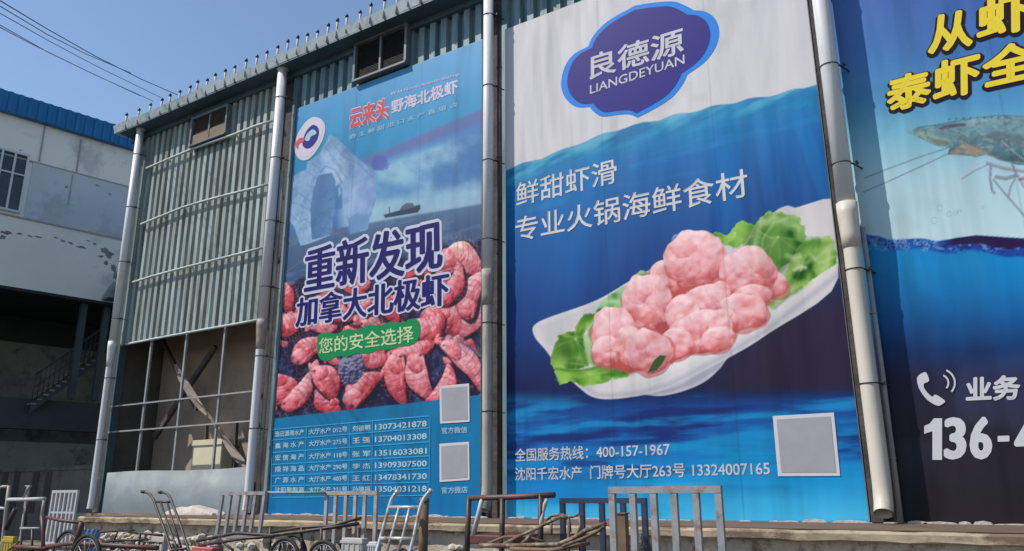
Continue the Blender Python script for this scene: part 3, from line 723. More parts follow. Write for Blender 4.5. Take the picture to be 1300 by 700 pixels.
for a in [(586, 333, 60, 40, 10, 2), (360, 378, 40, 26, 60, 1), (366, 411, 46, 28, -20, 0), (392, 443, 50, 26, -35, 1), (566, 408, 62, 42, 20, 0), (597, 403, 52, 30, 100, 2), (430, 396, 40, 24, 30, 1), (545, 415, 44, 34, -20, 1),
          (474, 455, 48, 22, 8, 0), (523, 446, 62, 24, -18, 1), (355, 494, 40, 36, 80, 0), (381, 497, 58, 23, -52, 2), (417, 511, 46, 26, 55, 1), (415, 485, 46, 32, 60, 0), (460, 492, 60, 30, -45, 1), (504, 482, 66, 26, 84, 0), (534, 480, 64, 28, 72, 2), (563, 492, 58, 26, -62, 0), (592, 462, 84, 26, 52, 2), (600, 372, 70, 26, -68, 2), (575, 362, 60, 22, -62, 0)]:
    shrimp(*a)
B1.blob(447, 468, 16, 20, 20, [(.2, (42, 50, 78)), (.6, (78, 92, 126)), (.9, (140, 150, 176))], 1.2, .2, .2, 4)
for k in range(26):
    x = rnd.uniform(350, 365); y = rnd.uniform(430, 470); B1.fill(B1.line([(x, y), (x+rnd.uniform(-6, 6), y+rnd.uniform(3, 9))], .9, 1)*.6, (70, 96, 150))
    x = rnd.uniform(575, 612); y = 428+.55*(x-575)+rnd.uniform(-8, 8); B1.fill(B1.line([(x, y), (x+8, y+9)], .9, 1)*.6, (96, 128, 162))
B1.c = B1.c*(1-shr[..., None]*np.array([.03, .11, .03]))
foot = smooth(-.8, .8, Y-(531.5-.114*(X-348)))
B1.grad(foot, Y, [(500, (12, 114, 164)), (580, (4, 118, 174)), (660, (2, 114, 176))])
B1.c *= (1+.05*(fbm(U*.9, Zz*.5, 60)-.5))[..., None]
P1 = B1.build('banner', 'tall banner of red shrimps and an ice arch above a blue phone table')
L_ = lambda *a, **k: lettering(*a, **k)
z4 = lambda x, y: (360+x/3.683, 280+y/3.683)
for body, BL, BR, TL in (('重新发现', (386, 373.5), (562.5, 341), (388, 316.5)), ('加拿大北极虾', (375, 416), (570.5, 387), (377, 378))):
    L_(body, BL, BR, TL, INK['halo'], P1, bold=(.095, .075), bold_ref=(.034, .012), y=-.004, name='lettering_outline')
    L_(body, BL, BR, TL, INK['navy'], P1, bold=(.034, .012), y=-.010)
GB = [z4(*p) for p in [(158, 560), (165, 535), (205, 524), (250, 530), (300, 508), (345, 512), (400, 488), (450, 492), (500, 474), (555, 478), (600, 460), (632, 470), (640, 510), (628, 560), (590, 585), (540, 590), (500, 605), (440, 606), (400, 622), (340, 622), (300, 638), (250, 636), (215, 655), (175, 650), (158, 610)]]
patch('slogan_badge', GB, INK['green'], P1, -.007, 3)
L_('您的安全选择', (405.5, 450), (526, 434.5), (405.5, 430), INK['greenlight'], P1, bold=.012, y=-.012)
L_('云来头', (443.7, 165), (493.4, 151), (444.5, 138), INK['lilac'], P1, bold=.07, bold_ref=.03, y=-.004, name='lettering_outline')
L_('云来头', (443.7, 165), (493.4, 151), (444.5, 138), INK['red'], P1, bold=.03, y=-.010)
L_('野海北极虾', (497, 145.5), (581.7, 118), (497, 128.5), INK['lilac'], P1, bold=.03)
L_('Wild North Atlantic Shrimp', (496, 122.5), (583.4, 97), (496, 118), INK['lilac'], P1, bold=.015)
L_('野生鲜甜进口水产直销会', (443.7, 178), (581, 135.5), (443.7, 172), INK['pale'], P1, bold=.02, spaced=True)
zl = lambda x, y: (360+x/10., 140+y/10.)
patch('logo_ring', [zl(*p) for p in [(390, 88), (470, 110), (520, 170), (530, 250), (505, 360), (450, 470), (380, 570), (300, 632), (220, 632), (160, 570), (135, 480), (150, 400), (190, 290), (260, 180), (320, 120)]], INK['white'], P1, -.006, 4)
patch('logo_face', [zl(*p) for p in [(380, 130), (450, 140), (495, 200), (500, 260), (470, 360), (420, 460), (350, 550), (280, 598), (220, 590), (185, 540), (175, 470), (190, 400), (230, 300), (290, 200), (340, 145)]], INK['lilac'], P1, -.009, 4)
patch('logo_disc', [zl(*p) for p in [(390, 190), (440, 220), (455, 290), (430, 380), (370, 460), (310, 492), (260, 470), (245, 430), (262, 340), (300, 260), (350, 205)]], INK['purple'], P1, -.012, 4)
patch('logo_ice', [zl(*p) for p in [(275, 370), (300, 310), (350, 260), (390, 250), (425, 290), (400, 315), (350, 340), (335, 385), (300, 395)]], INK['pale'], P1, -.015, 3)
patch('logo_shrimp', [zl(*p) for p in [(155, 430), (200, 365), (250, 350), (272, 370), (265, 400), (215, 420), (195, 450), (185, 500), (165, 470)]], INK['red'], P1, -.015, 3)
# phone table
zt_ = lambda x, y: (340+x/5.832, 520+y/5.832)
def lerp(a, b, t): return a+(b-a)*t
lines_l = [148, 226, 318, 406, 492, 566, 650]; lines_r = [48, 136, 240, 344, 436, 538, 636]
bm = NB()
for a, b in zip(lines_l, lines_r):
    p, q = px(*zt_(30, a+2)), px(*zt_(1200, b)); bar(bm, (p.x, -.005, p.z), (q.x, -.005, q.z), .02, .004, (0, 1, 0))
for xc, xt in ((30, 30), (270, 290), (600, 612), (770, 780), (1195, 1205)):
    t = (xc-30)/1170; p = px(*zt_(xt, lerp(148, 48, t))); q = px(*zt_(xc, lerp(650, 636, t))); bar(bm, (p.x, -.0085, p.z), (q.x, -.0085, q.z), .016, .002, (0, 1, 0))
obj('table_lines', bm, INK['line'], P1)
rows = [('渔田源海水产', '大厅水产 012号', '刘德明', '13073421878'), ('鑫海水产', '大厅水产 275号', '王 强', '13704013308'), ('宏信海产', '大厅水产 118号', '张 军', '13516033081'),
        ('顺祥海品', '大厅水产 290号', '李 杰', '13909307500'), ('广源水产', '大厅水产 403号', '王 红', '13478341730'), ('沈阳聚鲜海', '大厅水产 231号', '孙德福', '13504031218')]
tl_l = [205, 291, 380, 465, 545, 618]; tl_r = [125, 218, 328, 420, 515, 608]
for (a, b, c, d), yl, yr in zip(rows, tl_l, tl_r):
    for body, xa, xb in ((a, 55, 270), (b, 305, 590), (c, 628, 760), (d, 795, 1178)):
        y0_, y1_ = lerp(yl, yr, (xa-50)/1140), lerp(yl, yr, (xb-50)/1140)
        L_(body, zt_(xa, y0_), zt_(xb, y1_), zt_(xa, y0_-42), INK['tabletext'], P1, bold=.018, name='table_entry', spaced=(len(body) == 4))
z6 = lambda x, y: (320+x/3.044, 470+y/3.044)
def card(Q, par, inset=.07):
    P = [px(*p) for p in Q]
    o = patch('code_card', Q, INK['white'], par, -.010)
    c = [sum(p[i] for p in Q)/4 for i in (0, 1)]
    patch('code_field', [(c[0]+(p[0]-c[0])*(1-inset*2), c[1]+(p[1]-c[1])*(1-inset*2)) for p in Q], MT['cardgrey'], o, -.014)
card([z6(725, 62), z6(840, 52), z6(842, 200), z6(728, 207)], P1); card([z6(725, 285), z6(840, 277), z6(842, 425), z6(726, 433)], P1)
L_('官方微信', z6(733, 247), z6(832, 243), z6(733, 222), INK['pale'], P1, bold=.02); L_('官方微店', z6(733, 478), z6(834, 475), z6(733, 452), INK['pale'], P1, bold=.02)

# ------------------------------------------------------------------ banner 2: shrimp balls on a plate
tl, br_, bl = px(641, 38), px(1099.5, 668), px(647, 660)
B2 = Print((tl.x+bl.x)/2-.02, (px(1028, 1).x+br_.x)/2, LEDGE+.02, tl.z, 76)
X, Y, U, Zz = B2.X, B2.Y, B2.U, B2.Z; one = np.ones_like(X)
B2.grad(one, Y+.2*(X-840), [(-40, (196, 197, 209)), (180, (203, 204, 214))])
wl = np.interp(X, [640, 700, 770, 850, 930, 985, 1040], [217, 196, 169, 148, 131, 120, 106])+1.2*np.sin(X*.13)+2*(fbm(X*.05, X*0, 4)-.5)
water = smooth(-.9, .9, Y-wl); dp = Y-wl
B2.grad(water, dp+14*(fbm(U*.6, Zz*1.5, 2)-.5), [(0, (66, 150, 192)), (10, (34, 136, 188)), (28, (24, 120, 182)), (60, (20, 104, 174)), (130, (14, 84, 154)), (200, (14, 64, 132)), (260, (20, 52, 110)), (330, (26, 40, 86)), (400, (30, 34, 70))])
nse = fbm(U*1.3+Zz*.35, Zz*6-U*1.2, 12, 5)
B2.fill(water*smooth(30, 2, dp)*smooth(.45, .7, nse)*.65, (118, 184, 208))
B2.fill(water*smooth(34, 4, dp)*smooth(.52, .36, nse)*.5, (20, 92, 158))
B2.fill(water*smooth(60, 20, abs(dp-34))*smooth(.5, .75, fbm(U*.9, Zz*5, 18, 4))*.35, (56, 138, 200))
# shafts of light in the water
ang = (X-860)/(Y+260); B2.fill(water*smooth(.52, .8, vnoise(ang*16, ang*0, 6))*smooth(10, 60, dp)*smooth(330, 160, dp)*.22*smooth(640, 760, X), (70, 140, 220))
# dark violet ground on the right
B2.fill(smooth(0, 130, (X-800)*.75+(Y-470)*.55)*smooth(330, 420, Y+.1*(X-900))*smooth(540, 490, Y)*.85, (52, 40, 62))
B2.fill(smooth(420, 520, Y)*.6*smooth(1000, 700, X), (26, 34, 84))
# sea at the foot
sf = smooth(490, 520, Y+.02*(X-800)+10*(fbm(U*.5, Zz*2.0, 31)-.5))
B2.grad(sf, Y+16*(fbm(U*.45, Zz*2.5, 33)-.5), [(486, (22, 42, 98)), (512, (16, 66, 136)), (540, (12, 88, 164)), (575, (14, 112, 188)), (610, (34, 142, 208)), (640, (60, 168, 222)), (690, (84, 186, 232))])
n1 = fbm(U*.7+.5*fbm(U, Zz*2, 3, 3), Zz*7, 35, 5); n2 = fbm(U*.6+3, Zz*5.5+.8*fbm(U, Zz, 7, 3), 38, 5)
B2.fill(sf*smooth(.44, .68, n1)*smooth(640, 560, Y)*.8, (14, 44, 108)); B2.fill(sf*smooth(.46, .7, n2)*.75, (36, 146, 206)); B2.fill(sf*smooth(.58, .78, fbm(U*.35, Zz*2.2, 44, 4))*smooth(590, 640, Y)*.6, (128, 208, 240))
B2.fill(B2.poly([(648, 614), (690, 608), (760, 616), (790, 628), (760, 640), (690, 640), (648, 634)], 14)*.55, (20, 116, 200))
# plate
PL = [(1058, 254), (1040, 254), (1010, 264), (960, 285), (900, 310), (820, 345), (760, 380), (700, 402), (682, 410), (676, 418), (680, 430), (692, 444), (712, 470), (735, 492), (752, 504), (775, 507), (815, 502), (850, 492), (920, 457), (975, 424), (1065, 354), (1063, 300)]
ft = B2.poly(B2.curve([(815, 498), (850, 484), (922, 450), (919, 461), (910, 472), (896, 484), (878, 493), (856, 500), (834, 503)]), 1.2)
B2.fill(ft, (182, 182, 198)); B2.fill(B2.poly([(820, 502), (862, 490), (920, 456), (914, 468), (880, 488), (850, 499)], 3)*.7, (150, 150, 174))
PL = B2.curve(PL[2:-1], 5); PL = np.vstack([PL[:-5], [(1064, 353), (1064, 252), (1045, 253)]]); m = B2.poly(PL, 1.3)
B2.grad(m, Y+.62*(X-870)-420, [(-140, (206, 206, 214)), (-60, (202, 201, 209)), (30, (212, 212, 219)), (70, (200, 200, 210))])
B2.fill(B2.line([(740, 490), (756, 501), (778, 503), (816, 498), (852, 487), (920, 452), (974, 419), (1062, 350)], 5, 7)*.55, (150, 152, 178))
B2.fill(B2.line([(790, 487), (850, 468), (920, 437), (975, 400), (1062, 334)], 7, 8)*.7, (224, 224, 229))
B2.fill(B2.line([(752, 486), (792, 478), (850, 458), (922, 428), (975, 390), (1062, 322)], 2, 3)*.5, (168, 168, 186))
B2.fill(B2.poly([(684, 414), (720, 400), (780, 378), (776, 396), (730, 416), (706, 440), (692, 436)], 6)*.5, (184, 185, 198))
# lettuce
def leaf(P, seed, lo=(62, 118, 40), mid=(118, 166, 70), hi=(180, 208, 136), wob=4):
    m = B2.poly(P, 1.4, wob, .13, seed)
    wx, wy = X+14*(fbm(X*.03, Y*.03, seed+2, 2)-.5), Y+14*(fbm(X*.03, Y*.03, seed+4, 2)-.5); r1 = fbm(wx*.026+wy*.012, wy*.035-wx*.012, seed, 3); rdg = 1-np.abs(2*fbm(wx*.034, wy*.04, seed+9, 2)-1)
    v = np.clip(.55*r1+.55*(rdg-.55)+.12, 0, 1)
    B2.grad(m, v, [(.2, (30, 84, 26)), (.36, lo), (.52, mid), (.72, hi)])
    P = np.array(P); c = P.mean(0)
    for k in range(7):
        e = P[rnd.randrange(len(P))]; B2.fill(B2.line([c, (c+e)/2+np.array([rnd.uniform(-8, 8), rnd.uniform(-8, 8)]), e], 1.0, 3.5)*m*.28, (202, 224, 164))
    B2.fill(B2.line(list(P)+[P[0]], 2.4, 3)*m*.35, (170, 206, 110))
zl2 = lambda P: Z3(670, 330, 3.685, P)
zr2 = lambda P: Z3(840, 240, 3.5, P)
def fold(P, col, wd=3, soft=5, a=.6, lim=1): B2.fill(B2.line(P, wd, soft)*a*lim, col)
DKG, MDG, LTG, PLG = (46, 98, 36), (96, 148, 62), (146, 188, 96), (196, 218, 164)
leaf(zl2([(470, 120), (500, 70), (530, 48), (560, 55), (500, 160), (440, 240), (340, 270), (310, 440), (330, 500), (280, 480), (262, 390), (290, 290), (350, 190), (430, 130)]), 13, (112, 164, 112), (150, 192, 146), (186, 212, 180), 3)
leaf(zl2([(108, 490), (118, 420), (150, 345), (225, 335), (228, 300), (262, 255), (312, 248), (318, 262), (290, 300), (258, 350), (280, 500), (220, 520), (140, 510)]), 3, (66, 116, 42), (92, 142, 56), (140, 180, 90), 4)
leaf(zl2([(112, 490), (130, 545), (150, 585), (205, 568), (260, 592), (340, 582), (400, 556), (470, 548), (472, 525), (430, 498), (360, 487), (300, 508), (200, 518), (150, 490)]), 6, (84, 146, 46), (122, 178, 66), (164, 204, 104), 3)
fold(zl2([(128, 510), (200, 520), (300, 512), (360, 490)]), DKG, 2, 4, .7); fold(zl2([(140, 560), (230, 545), (330, 530), (430, 520)]), LTG, 3, 5, .6); fold(zl2([(350, 545), (420, 520), (440, 540)]), DKG, 4, 6, .5)
fold(zl2([(160, 350), (220, 365), (270, 360)]), LTG, 3, 4, .7); fold(zl2([(115, 470), (130, 490), (170, 480), (270, 492)]), LTG, 2, 3, .7); fold(zl2([(190, 380), (200, 440), (190, 500)]), DKG, 5, 9, .5); fold(zl2([(250, 370), (268, 430), (270, 480)]), DKG, 4, 8, .6); fold(zl2([(280, 300), (272, 390), (290, 470)]), PLG, 3, 5, .5)
leaf(zr2([(216, 210), (236, 190), (290, 208), (330, 160), (356, 143), (384, 155), (412, 160), (400, 200), (370, 240), (330, 262), (270, 250)]), 9, (84, 140, 48), (116, 170, 66), (152, 196, 92), 3)
leaf(zr2([(370, 255), (400, 215), (412, 175), (446, 124), (470, 102), (500, 104), (560, 112), (610, 128), (636, 165), (646, 210), (640, 235), (606, 275), (560, 330), (510, 372), (470, 330), (430, 280)]), 21, (84, 136, 62), (112, 160, 82), (152, 188, 122), 4)
leaf(zr2([(600, 270), (640, 226), (690, 222), (738, 206), (772, 236), (778, 335), (700, 385), (640, 430), (560, 478), (485, 532), (468, 520), (490, 470), (540, 400), (556, 350)]), 27, (104, 154, 70), (142, 184, 96), (184, 212, 146), 4)
fold(zr2([(330, 250), (350, 200), (356, 155)]), LTG, 4, 6, .6); fold(zr2([(380, 240), (400, 210), (415, 175)]), DKG, 8, 12, .6); fold(zr2([(440, 300), (450, 220), (500, 150), (560, 130)]), PLG, 2, 3, .5); fold(zr2([(455, 150), (500, 128), (580, 150), (610, 175)]), PLG, 5, 6, .45); fold(zr2([(415, 250), (430, 180), (445, 140)]), PLG, 6, 6, .5)
fold(zr2([(520, 360), (580, 300), (630, 250), (690, 232)]), DKG, 9, 12, .65); fold(zr2([(560, 300), (590, 310), (610, 300)]), PLG, 7, 5, .7); fold(zr2([(640, 330), (700, 300), (765, 240)]), PLG, 4, 6, .55); fold(zr2([(660, 290), (700, 330), (770, 300)]), PLG, 3, 4, .5); fold(zr2([(480, 500), (520, 450), (580, 420), (640, 390)]), DKG, 6, 9, .45)
fold(zr2([(590, 450), (650, 410), (655, 385)]), LTG, 8, 8, .7); fold(zr2([(500, 530), (560, 480), (620, 440)]), DKG, 3, 5, .5); fold(zr2([(590, 360), (620, 345), (640, 350)]), (214, 226, 204), 4, 3, .7); fold(zr2([(480, 360), (520, 330), (560, 310)]), DKG, 5, 8, .5)
# shrimp balls
PK = [(.10, (168, 76, 82)), (.30, (200, 108, 114)), (.5, (219, 144, 152)), (.68, (230, 168, 178)), (.86, (236, 190, 200)), (1, (242, 208, 216))]
PR = [(.10, (176, 78, 82)), (.32, (206, 106, 110)), (.54, (222, 142, 148)), (.76, (231, 166, 174)), (1, (242, 204, 210))]
B2.fill(B2.poly([(752, 440), (775, 420), (790, 390), (820, 350), (840, 330), (960, 330), (998, 355), (975, 385), (968, 405), (900, 440), (850, 462), (800, 475), (760, 462)], 3, 3), (176, 80, 84))
for a in [(843, 352, 20, 22, 0, 1), (915, 355, 22, 26, 0, 1), (884, 329, 39, 36, 0, 0), (982, 360, 20, 16, 20, 0), (950, 345, 35, 31, 0, 0), (955, 376, 26, 14, -10, 1), (914, 374, 14, 18, 0, 1), (820, 383, 31, 36, 0, 0), (779, 420, 29, 31, 0, 0), (770, 446, 20, 20, 0, 0), (800, 440, 18, 26, 0, 1), (896, 383, 32, 22, -12, 0), (868, 398, 22, 24, 0, 0), (945, 396, 29, 23, 8, 0), (922, 408, 14, 16, 0, 1), (893, 420, 40, 27, -10, 0), (858, 436, 22, 20, 0, 0), (912, 430, 22, 15, -20, 0), (824, 446, 30, 28, 8, 0)]:
    cx, cy, rx, ry, ro, h = a
    B2.blob(cx+1, cy+4, rx*1.05, ry*1.02, ro, [(0, (168, 74, 78)), (1, (196, 100, 104))], 0, wob=.16, seed=int(cx), alpha=.55)
    B2.blob(cx, cy, rx, ry, ro, PR if h else PK, .85, .065, .15, int(cx+cy), light=(-.2, -.85, .4), gloss=8, mott=.42, wf=.06)
    for q in range(3 if rx > 22 else 1):
        an = rnd.uniform(0, 6.28); rr_ = rnd.uniform(.2, .62); B2.blob(cx+math.cos(an)*rx*rr_, cy+math.sin(an)*ry*rr_, rx*rnd.uniform(.28, .5), ry*rnd.uniform(.25, .45), rnd.uniform(0, 90), PR if q == 2 else PK, .7, .08, .3, int(cx)+q*7, light=(-.2, -.85, .4), mott=.4, wf=.07, alpha=.5)
B2.fill(smooth(.64, .74, fbm(X*.07, Y*.07, 51, 4))*B2.poly([(752, 440), (790, 390), (820, 350), (860, 320), (960, 330), (998, 355), (968, 405), (900, 440), (850, 462), (800, 475), (760, 462)], 3)*.35, (250, 222, 224))
for x_, y_, r_ in ((830, 428, 11), (948, 386, 12), (790, 436, 9), (866, 366, 8), (806, 398, 8)): B2.fill(np.exp(-((X-x_)**2+((Y-y_)*1.5)**2)/r_**2)*.45, (206, 92, 92))
B2.fill(B2.poly([(822, 474), (830, 458), (838, 451), (846, 452), (842, 460), (834, 470)], 1.2), (62, 92, 62))
B2.c *= (1+.035*(fbm(U*.9, Zz*.5, 60)-.5))[..., None]
P2 = B2.build('banner', 'largest banner, white topped, showing pink shrimp balls on lettuce in a white dish')
EM = Z3(620, 0, 2.955, [(550, 22, 1), (610, 12), (690, 6), (735, 20), (772, 40, 1), (812, 44), (850, 70), (866, 122), (850, 182), (810, 235), (747, 280, 1), (728, 318), (690, 365), (630, 405), (560, 442, 1), (530, 430), (490, 431), (430, 438), (398, 422), (380, 402, 1), (330, 402), (290, 370), (273, 320), (285, 255), (320, 205), (375, 175, 1), (392, 138), (430, 95), (480, 60), (522, 38)])
eb = patch('emblem', EM, INK['sky'], P2, -.004, 5)
ec = (620+566/2.955, 222/2.955)
patch('emblem_field', [((ec[0]-1.5+(p[0]-ec[0])*.905), ec[1]+.5+(p[1]-ec[1])*.92)+tuple(p[2:]) for p in EM], INK['purple'], eb, -.007, 5)
z7 = lambda x, y: (620+x/2.955, y/2.955)
L_('良德源', z7(380, 302), z7(735, 200), z7(380, 208), INK['white'], P2, bold=.016, y=-.010)
L_('LIANGDEYUAN', z7(382, 355), z7(737, 240), z7(382, 322), INK['white'], P2, bold=.008, y=-.010)
L_('鲜甜虾滑', (655.3, 263), (783.5, 232), (655.3, 233.5), INK['grey'], P2, bold=.008)
L_('专业火锅海鲜食材', (654.5, 308), (950.6, 249.5), (654.5, 277), INK['grey'], P2, bold=.008)
L_('全国服务热线：400-157-1967', (654, 586.5), (851, 579), (654, 570), INK['white'], P2, bold=.012)
L_('沈阳千宏水产  门牌号大厅263号 13324007165', (654, 610.5), (978, 604), (654, 594), INK['white'], P2, bold=.012)
z1b = lambda x, y: (620+x/2.5, 420+y/2.5)
card([z1b(903, 271), z1b(1097, 260), z1b(1117, 461), z1b(920, 462)], P2, .06)

# ------------------------------------------------------------------ banner 3: live shrimp at the water line
B3 = Print(px(1116, 640).x+.06, PX[4]-.35, LEDGE+.02, B2.b[3], 68)
X, Y, U, Zz = B3.X, B3.Y, B3.U, B3.Z; one = np.ones_like(X)
B3.grad(one, Y-.02*(X-1200), [(-300, (66, 92, 170)), (0, (68, 104, 178)), (70, (70, 120, 186)), (130, (84, 150, 200)), (170, (120, 182, 212)), (220, (168, 206, 224)), (300, (186, 216, 230))])
B3.fill(smooth(60, 0, X-1085+Y*.1)*smooth(160, 0, Y)*.25, (120, 150, 210))
w1 = 307+2*np.sin(X*.09)+3*(fbm(X*.06, X*0, 3)-.5)+.07*(X-1200)
w2 = np.interp(X, [1090, 1190, 1215, 1240, 1270, 1300, 1400, 2200], [303, 307, 302, 299, 301, 303, 300, 330])
deep = smooth(-1, 1, Y-np.minimum(w1, w2)); dd = Y-w1
B3.grad(deep, Y, [(300, (20, 130, 198)), (335, (12, 134, 200)), (370, (10, 118, 184)), (410, (14, 88, 152)), (445, (34, 58, 108)), (480, (46, 44, 74)), (540, (47, 43, 58)), (680, (44, 42, 50))])
B3.fill(deep*smooth(.5, .75, vnoise((X-1100)/(Y+100)*9+Y*.004, Y*.01, 5))*smooth(330, 380, Y)*smooth(660, 500, Y)*.16, (90, 120, 180))
B3.fill(deep*smooth(9, 5, np.abs(Y-w1-6))*.9*(X < 1215), (42, 84, 170)); B3.fill(deep*smooth(8, 4, np.abs(Y-w1-2-0.05*(X-1200)))*(X >= 1190), (40, 70, 158))
B3.fill(deep*smooth(1, -1, Y-(w1+2))*smooth(1190, 1215, X), (46, 32, 78))
B3.fill(smooth(6, 2, np.abs(Y-w1-5))*smooth(.52, .7, fbm(X*.16, Y*.25, 8, 4))*.7, (120, 170, 222)); B3.fill(smooth(7, 3, np.abs(Y-w1-6))*smooth(.56, .7, fbm(X*.2, Y*.3, 18, 4))*.8, (20, 40, 110))
for cx, cy, r in ((1193, 264, 4), (1205, 272, 3), (1213, 271, 2.2), (1186, 280, 4), (1248, 263, 1.8), (1218, 268, 2)):
    B3.fill(smooth(1.0, .2, np.abs(np.hypot(X-cx, Y-cy)-r))*.28, (110, 132, 156))
for k in range(40):
    cx = rnd.uniform(1100, 1185); cy = 309+rnd.uniform(-4, 8); r = rnd.uniform(1, 3); B3.fill(smooth(1.0, .2, np.abs(np.hypot(X-cx, Y-cy)-r))*.5, (130, 176, 226))
zs = lambda P: Z3(1130, 130, 4.376, P)
SH = zs([(92, 162), (150, 141), (260, 125), (350, 108), (420, 95), (540, 80), (600, 72), (700, 76), (800, 82), (950, 110), (1150, 200), (1300, 420), (1250, 620), (1100, 560), (1000, 440), (900, 380), (800, 352), (700, 345), (600, 322), (540, 290), (470, 305), (400, 292), (322, 290), (332, 250), (250, 240), (150, 192)])
m = B3.poly(SH, 1.2, 1.0, .15, 3); v = fbm(X*.045, Y*.10, 15, 5)
for k in range(10):
    a = rnd.uniform(-.3, .3)
def leg(P, c, w_=1.8): B3.fill(B3.line(zs(P), w_, 1.4)*.8, c); B3.fill(B3.line([(p[0]+.4, p[1]-.5) for p in zs(P)], .5, 1)*.5, (205, 200, 210))
for P, c, w_ in (([(560, 340), (470, 380), (400, 425)], (116, 128, 144), 1.6), ([(560, 345), (556, 420), (566, 490), (580, 505)], (120, 126, 148), 3.2), ([(575, 430), (640, 510), (744, 628), (800, 690)], (108, 114, 138), 2.2), ([(590, 415), (640, 425), (700, 408)], (118, 128, 140), 4.5), ([(692, 430), (670, 470), (658, 520)], (126, 132, 150), 2.6), ([(680, 350), (710, 410), (745, 470), (790, 520)], (138, 138, 158), 3.4), ([(540, 340), (640, 370), (744, 385), (820, 380)], (140, 130, 148), 4), ([(560, 310), (480, 330), (445, 375)], (178, 192, 202), 2.4), ([(720, 430), (750, 420), (800, 440)], (128, 104, 118), 4), ([(760, 380), (820, 460), (860, 560)], (128, 116, 140), 3), ([(860, 390), (900, 480), (880, 580)], (128, 116, 140), 3)):
    leg(P, c, w_)
B3.grad(m, v*.55+.45*smooth(205, 145, Y), [(.2, (70, 96, 112)), (.42, (90, 124, 140)), (.6, (108, 146, 162)), (.8, (140, 178, 190))])
B3.fill(B3.poly(zs([(500, 185), (560, 170), (744, 180), (1000, 230), (1100, 330), (900, 300), (744, 250), (600, 225), (510, 215)]), 5, 2, .1, 4)*.7*m, (98, 114, 124))
B3.fill(B3.poly(zs([(92, 162), (150, 160), (240, 180), (330, 215), (320, 245), (250, 238), (150, 190)]), 5)*.55*m, (170, 190, 160)); B3.fill(B3.poly(zs([(200, 195), (320, 215), (330, 240), (260, 230)]), 3, 1, .2, 4)*.6*m, (96, 104, 100))
B3.fill(B3.poly(zs([(330, 290), (400, 225), (470, 240), (560, 275), (480, 303), (400, 290)]), 6, 2, .15, 4)*.75*m, (176, 154, 138)); B3.fill(B3.line(zs([(400, 190), (470, 240), (570, 285), (640, 320)]), 1.4, 1.6)*.6*m, (132, 92, 82))
B3.fill(B3.poly(zs([(265, 150), (300, 130), (350, 120), (420, 118), (420, 130), (340, 140), (290, 155)]), 2, 1, .3, 4)*.75, (78, 66, 96))
B3.fill(B3.line(zs([(150, 141), (260, 126), (350, 109), (420, 96), (540, 81), (600, 73), (700, 77), (800, 83)]), 1.2, 1.5)*.7, (70, 92, 106))
for k in range(9): B3.fill(np.exp(-((X-(1205+k*9))**2+(Y-(151.5-.55*k+.03*k*k))**2)/1.6)*.8, (64, 74, 92))
for P, c, a in (([(450, 180), (470, 160), (500, 170), (480, 200)], (70, 92, 108), .6), ([(420, 200), (400, 230), (330, 250)], (110, 120, 116), .5), ([(620, 215), (680, 270), (744, 320)], (206, 208, 204), .6), ([(640, 240), (690, 300), (760, 345)], (86, 98, 110), .5), ([(540, 110), (600, 130), (700, 120), (800, 130)], (84, 112, 126), .45), ([(380, 170), (440, 230), (500, 262)], (88, 100, 106), .5), ([(560, 310), (640, 330), (744, 338)], (190, 190, 196), .7), ([(300, 165), (380, 180), (440, 220)], (160, 190, 190), .5)):
    B3.fill(B3.line(zs(P), 1.2, 1.6)*a, c)
B3.fill(m*smooth(.56, .72, fbm(X*.16, Y*.28, 66, 3))*.35, (76, 100, 114)); B3.fill(m*smooth(.58, .74, fbm(X*.14, Y*.3, 67, 3))*.35, (170, 200, 204))
for P in ([(332, 250), (160, 306), (0, 366), (-140, 420)], [(320, 286), (230, 330), (0, 436), (-150, 500)]):
    B3.fill(B3.line(zs(P), 1.1, 1.2)*.8, (92, 106, 122))
P3 = B3.build('banner', 'banner with a big grey shrimp above a blue water line and a white phone number')
YC = dict(y=-.016)
def yellow(body, BL, BR, TL):
    L_(body, BL, BR, TL, INK['dark'], P3, bold=.10, bold_ref=.035, shift=(.8, 1.6), y=-.004, name='lettering_outline'); L_(body, BL, BR, TL, INK['yellow'], P3, bold=.035, y=-.010)
z2b = lambda x, y: (1020+x/3.043, y/3.043)
yellow('从', z2b(480, 215), z2b(655, 180), z2b(482, 68)); yellow('虾', z2b(668, 160), z2b(900, 110), z2b(668, 8))
yellow('泰', z2b(322, 440), z2b(495, 400), z2b(322, 305)); yellow('虾', z2b(500, 398), z2b(685, 355), z2b(500, 245)); yellow('全', z2b(690, 345), z2b(915, 296), z2b(690, 195))
z4b = lambda x, y: (1020+x/2.693, 440+y/2.693)
L_('业务', z4b(555, 190), z4b(742, 182), z4b(555, 106), INK['white'], P3, bold=.035)
DB = (.05, .03)
patch('lettering', [z4b(*p) for p in [(413, 272), (432, 264), (446, 246), (474, 246), (474, 388), (441, 388), (441, 290), (413, 299)]], INK['white'], P3, -.006)
for ch, xl, xr in (('3', 480, 558), ('6', 568, 646), ('4', 720, 800)):
    L_(ch, z4b(xl, 387.5), z4b(xr, 386), z4b(xl, 245-.02*(xl-413)), INK['white'], P3, bold=DB)
L_('-', z4b(664, 326), z4b(704, 325), z4b(664, 306), INK['white'], P3, bold=.01)
patch('handset_icon', [z4b(*p) for p in [(390, 105), (405, 92), (420, 90), (430, 118), (412, 128), (416, 148), (440, 172), (452, 165), (484, 186), (474, 198), (458, 203), (425, 184), (400, 152), (390, 125)]], INK['white'], P3, -.01, 3)
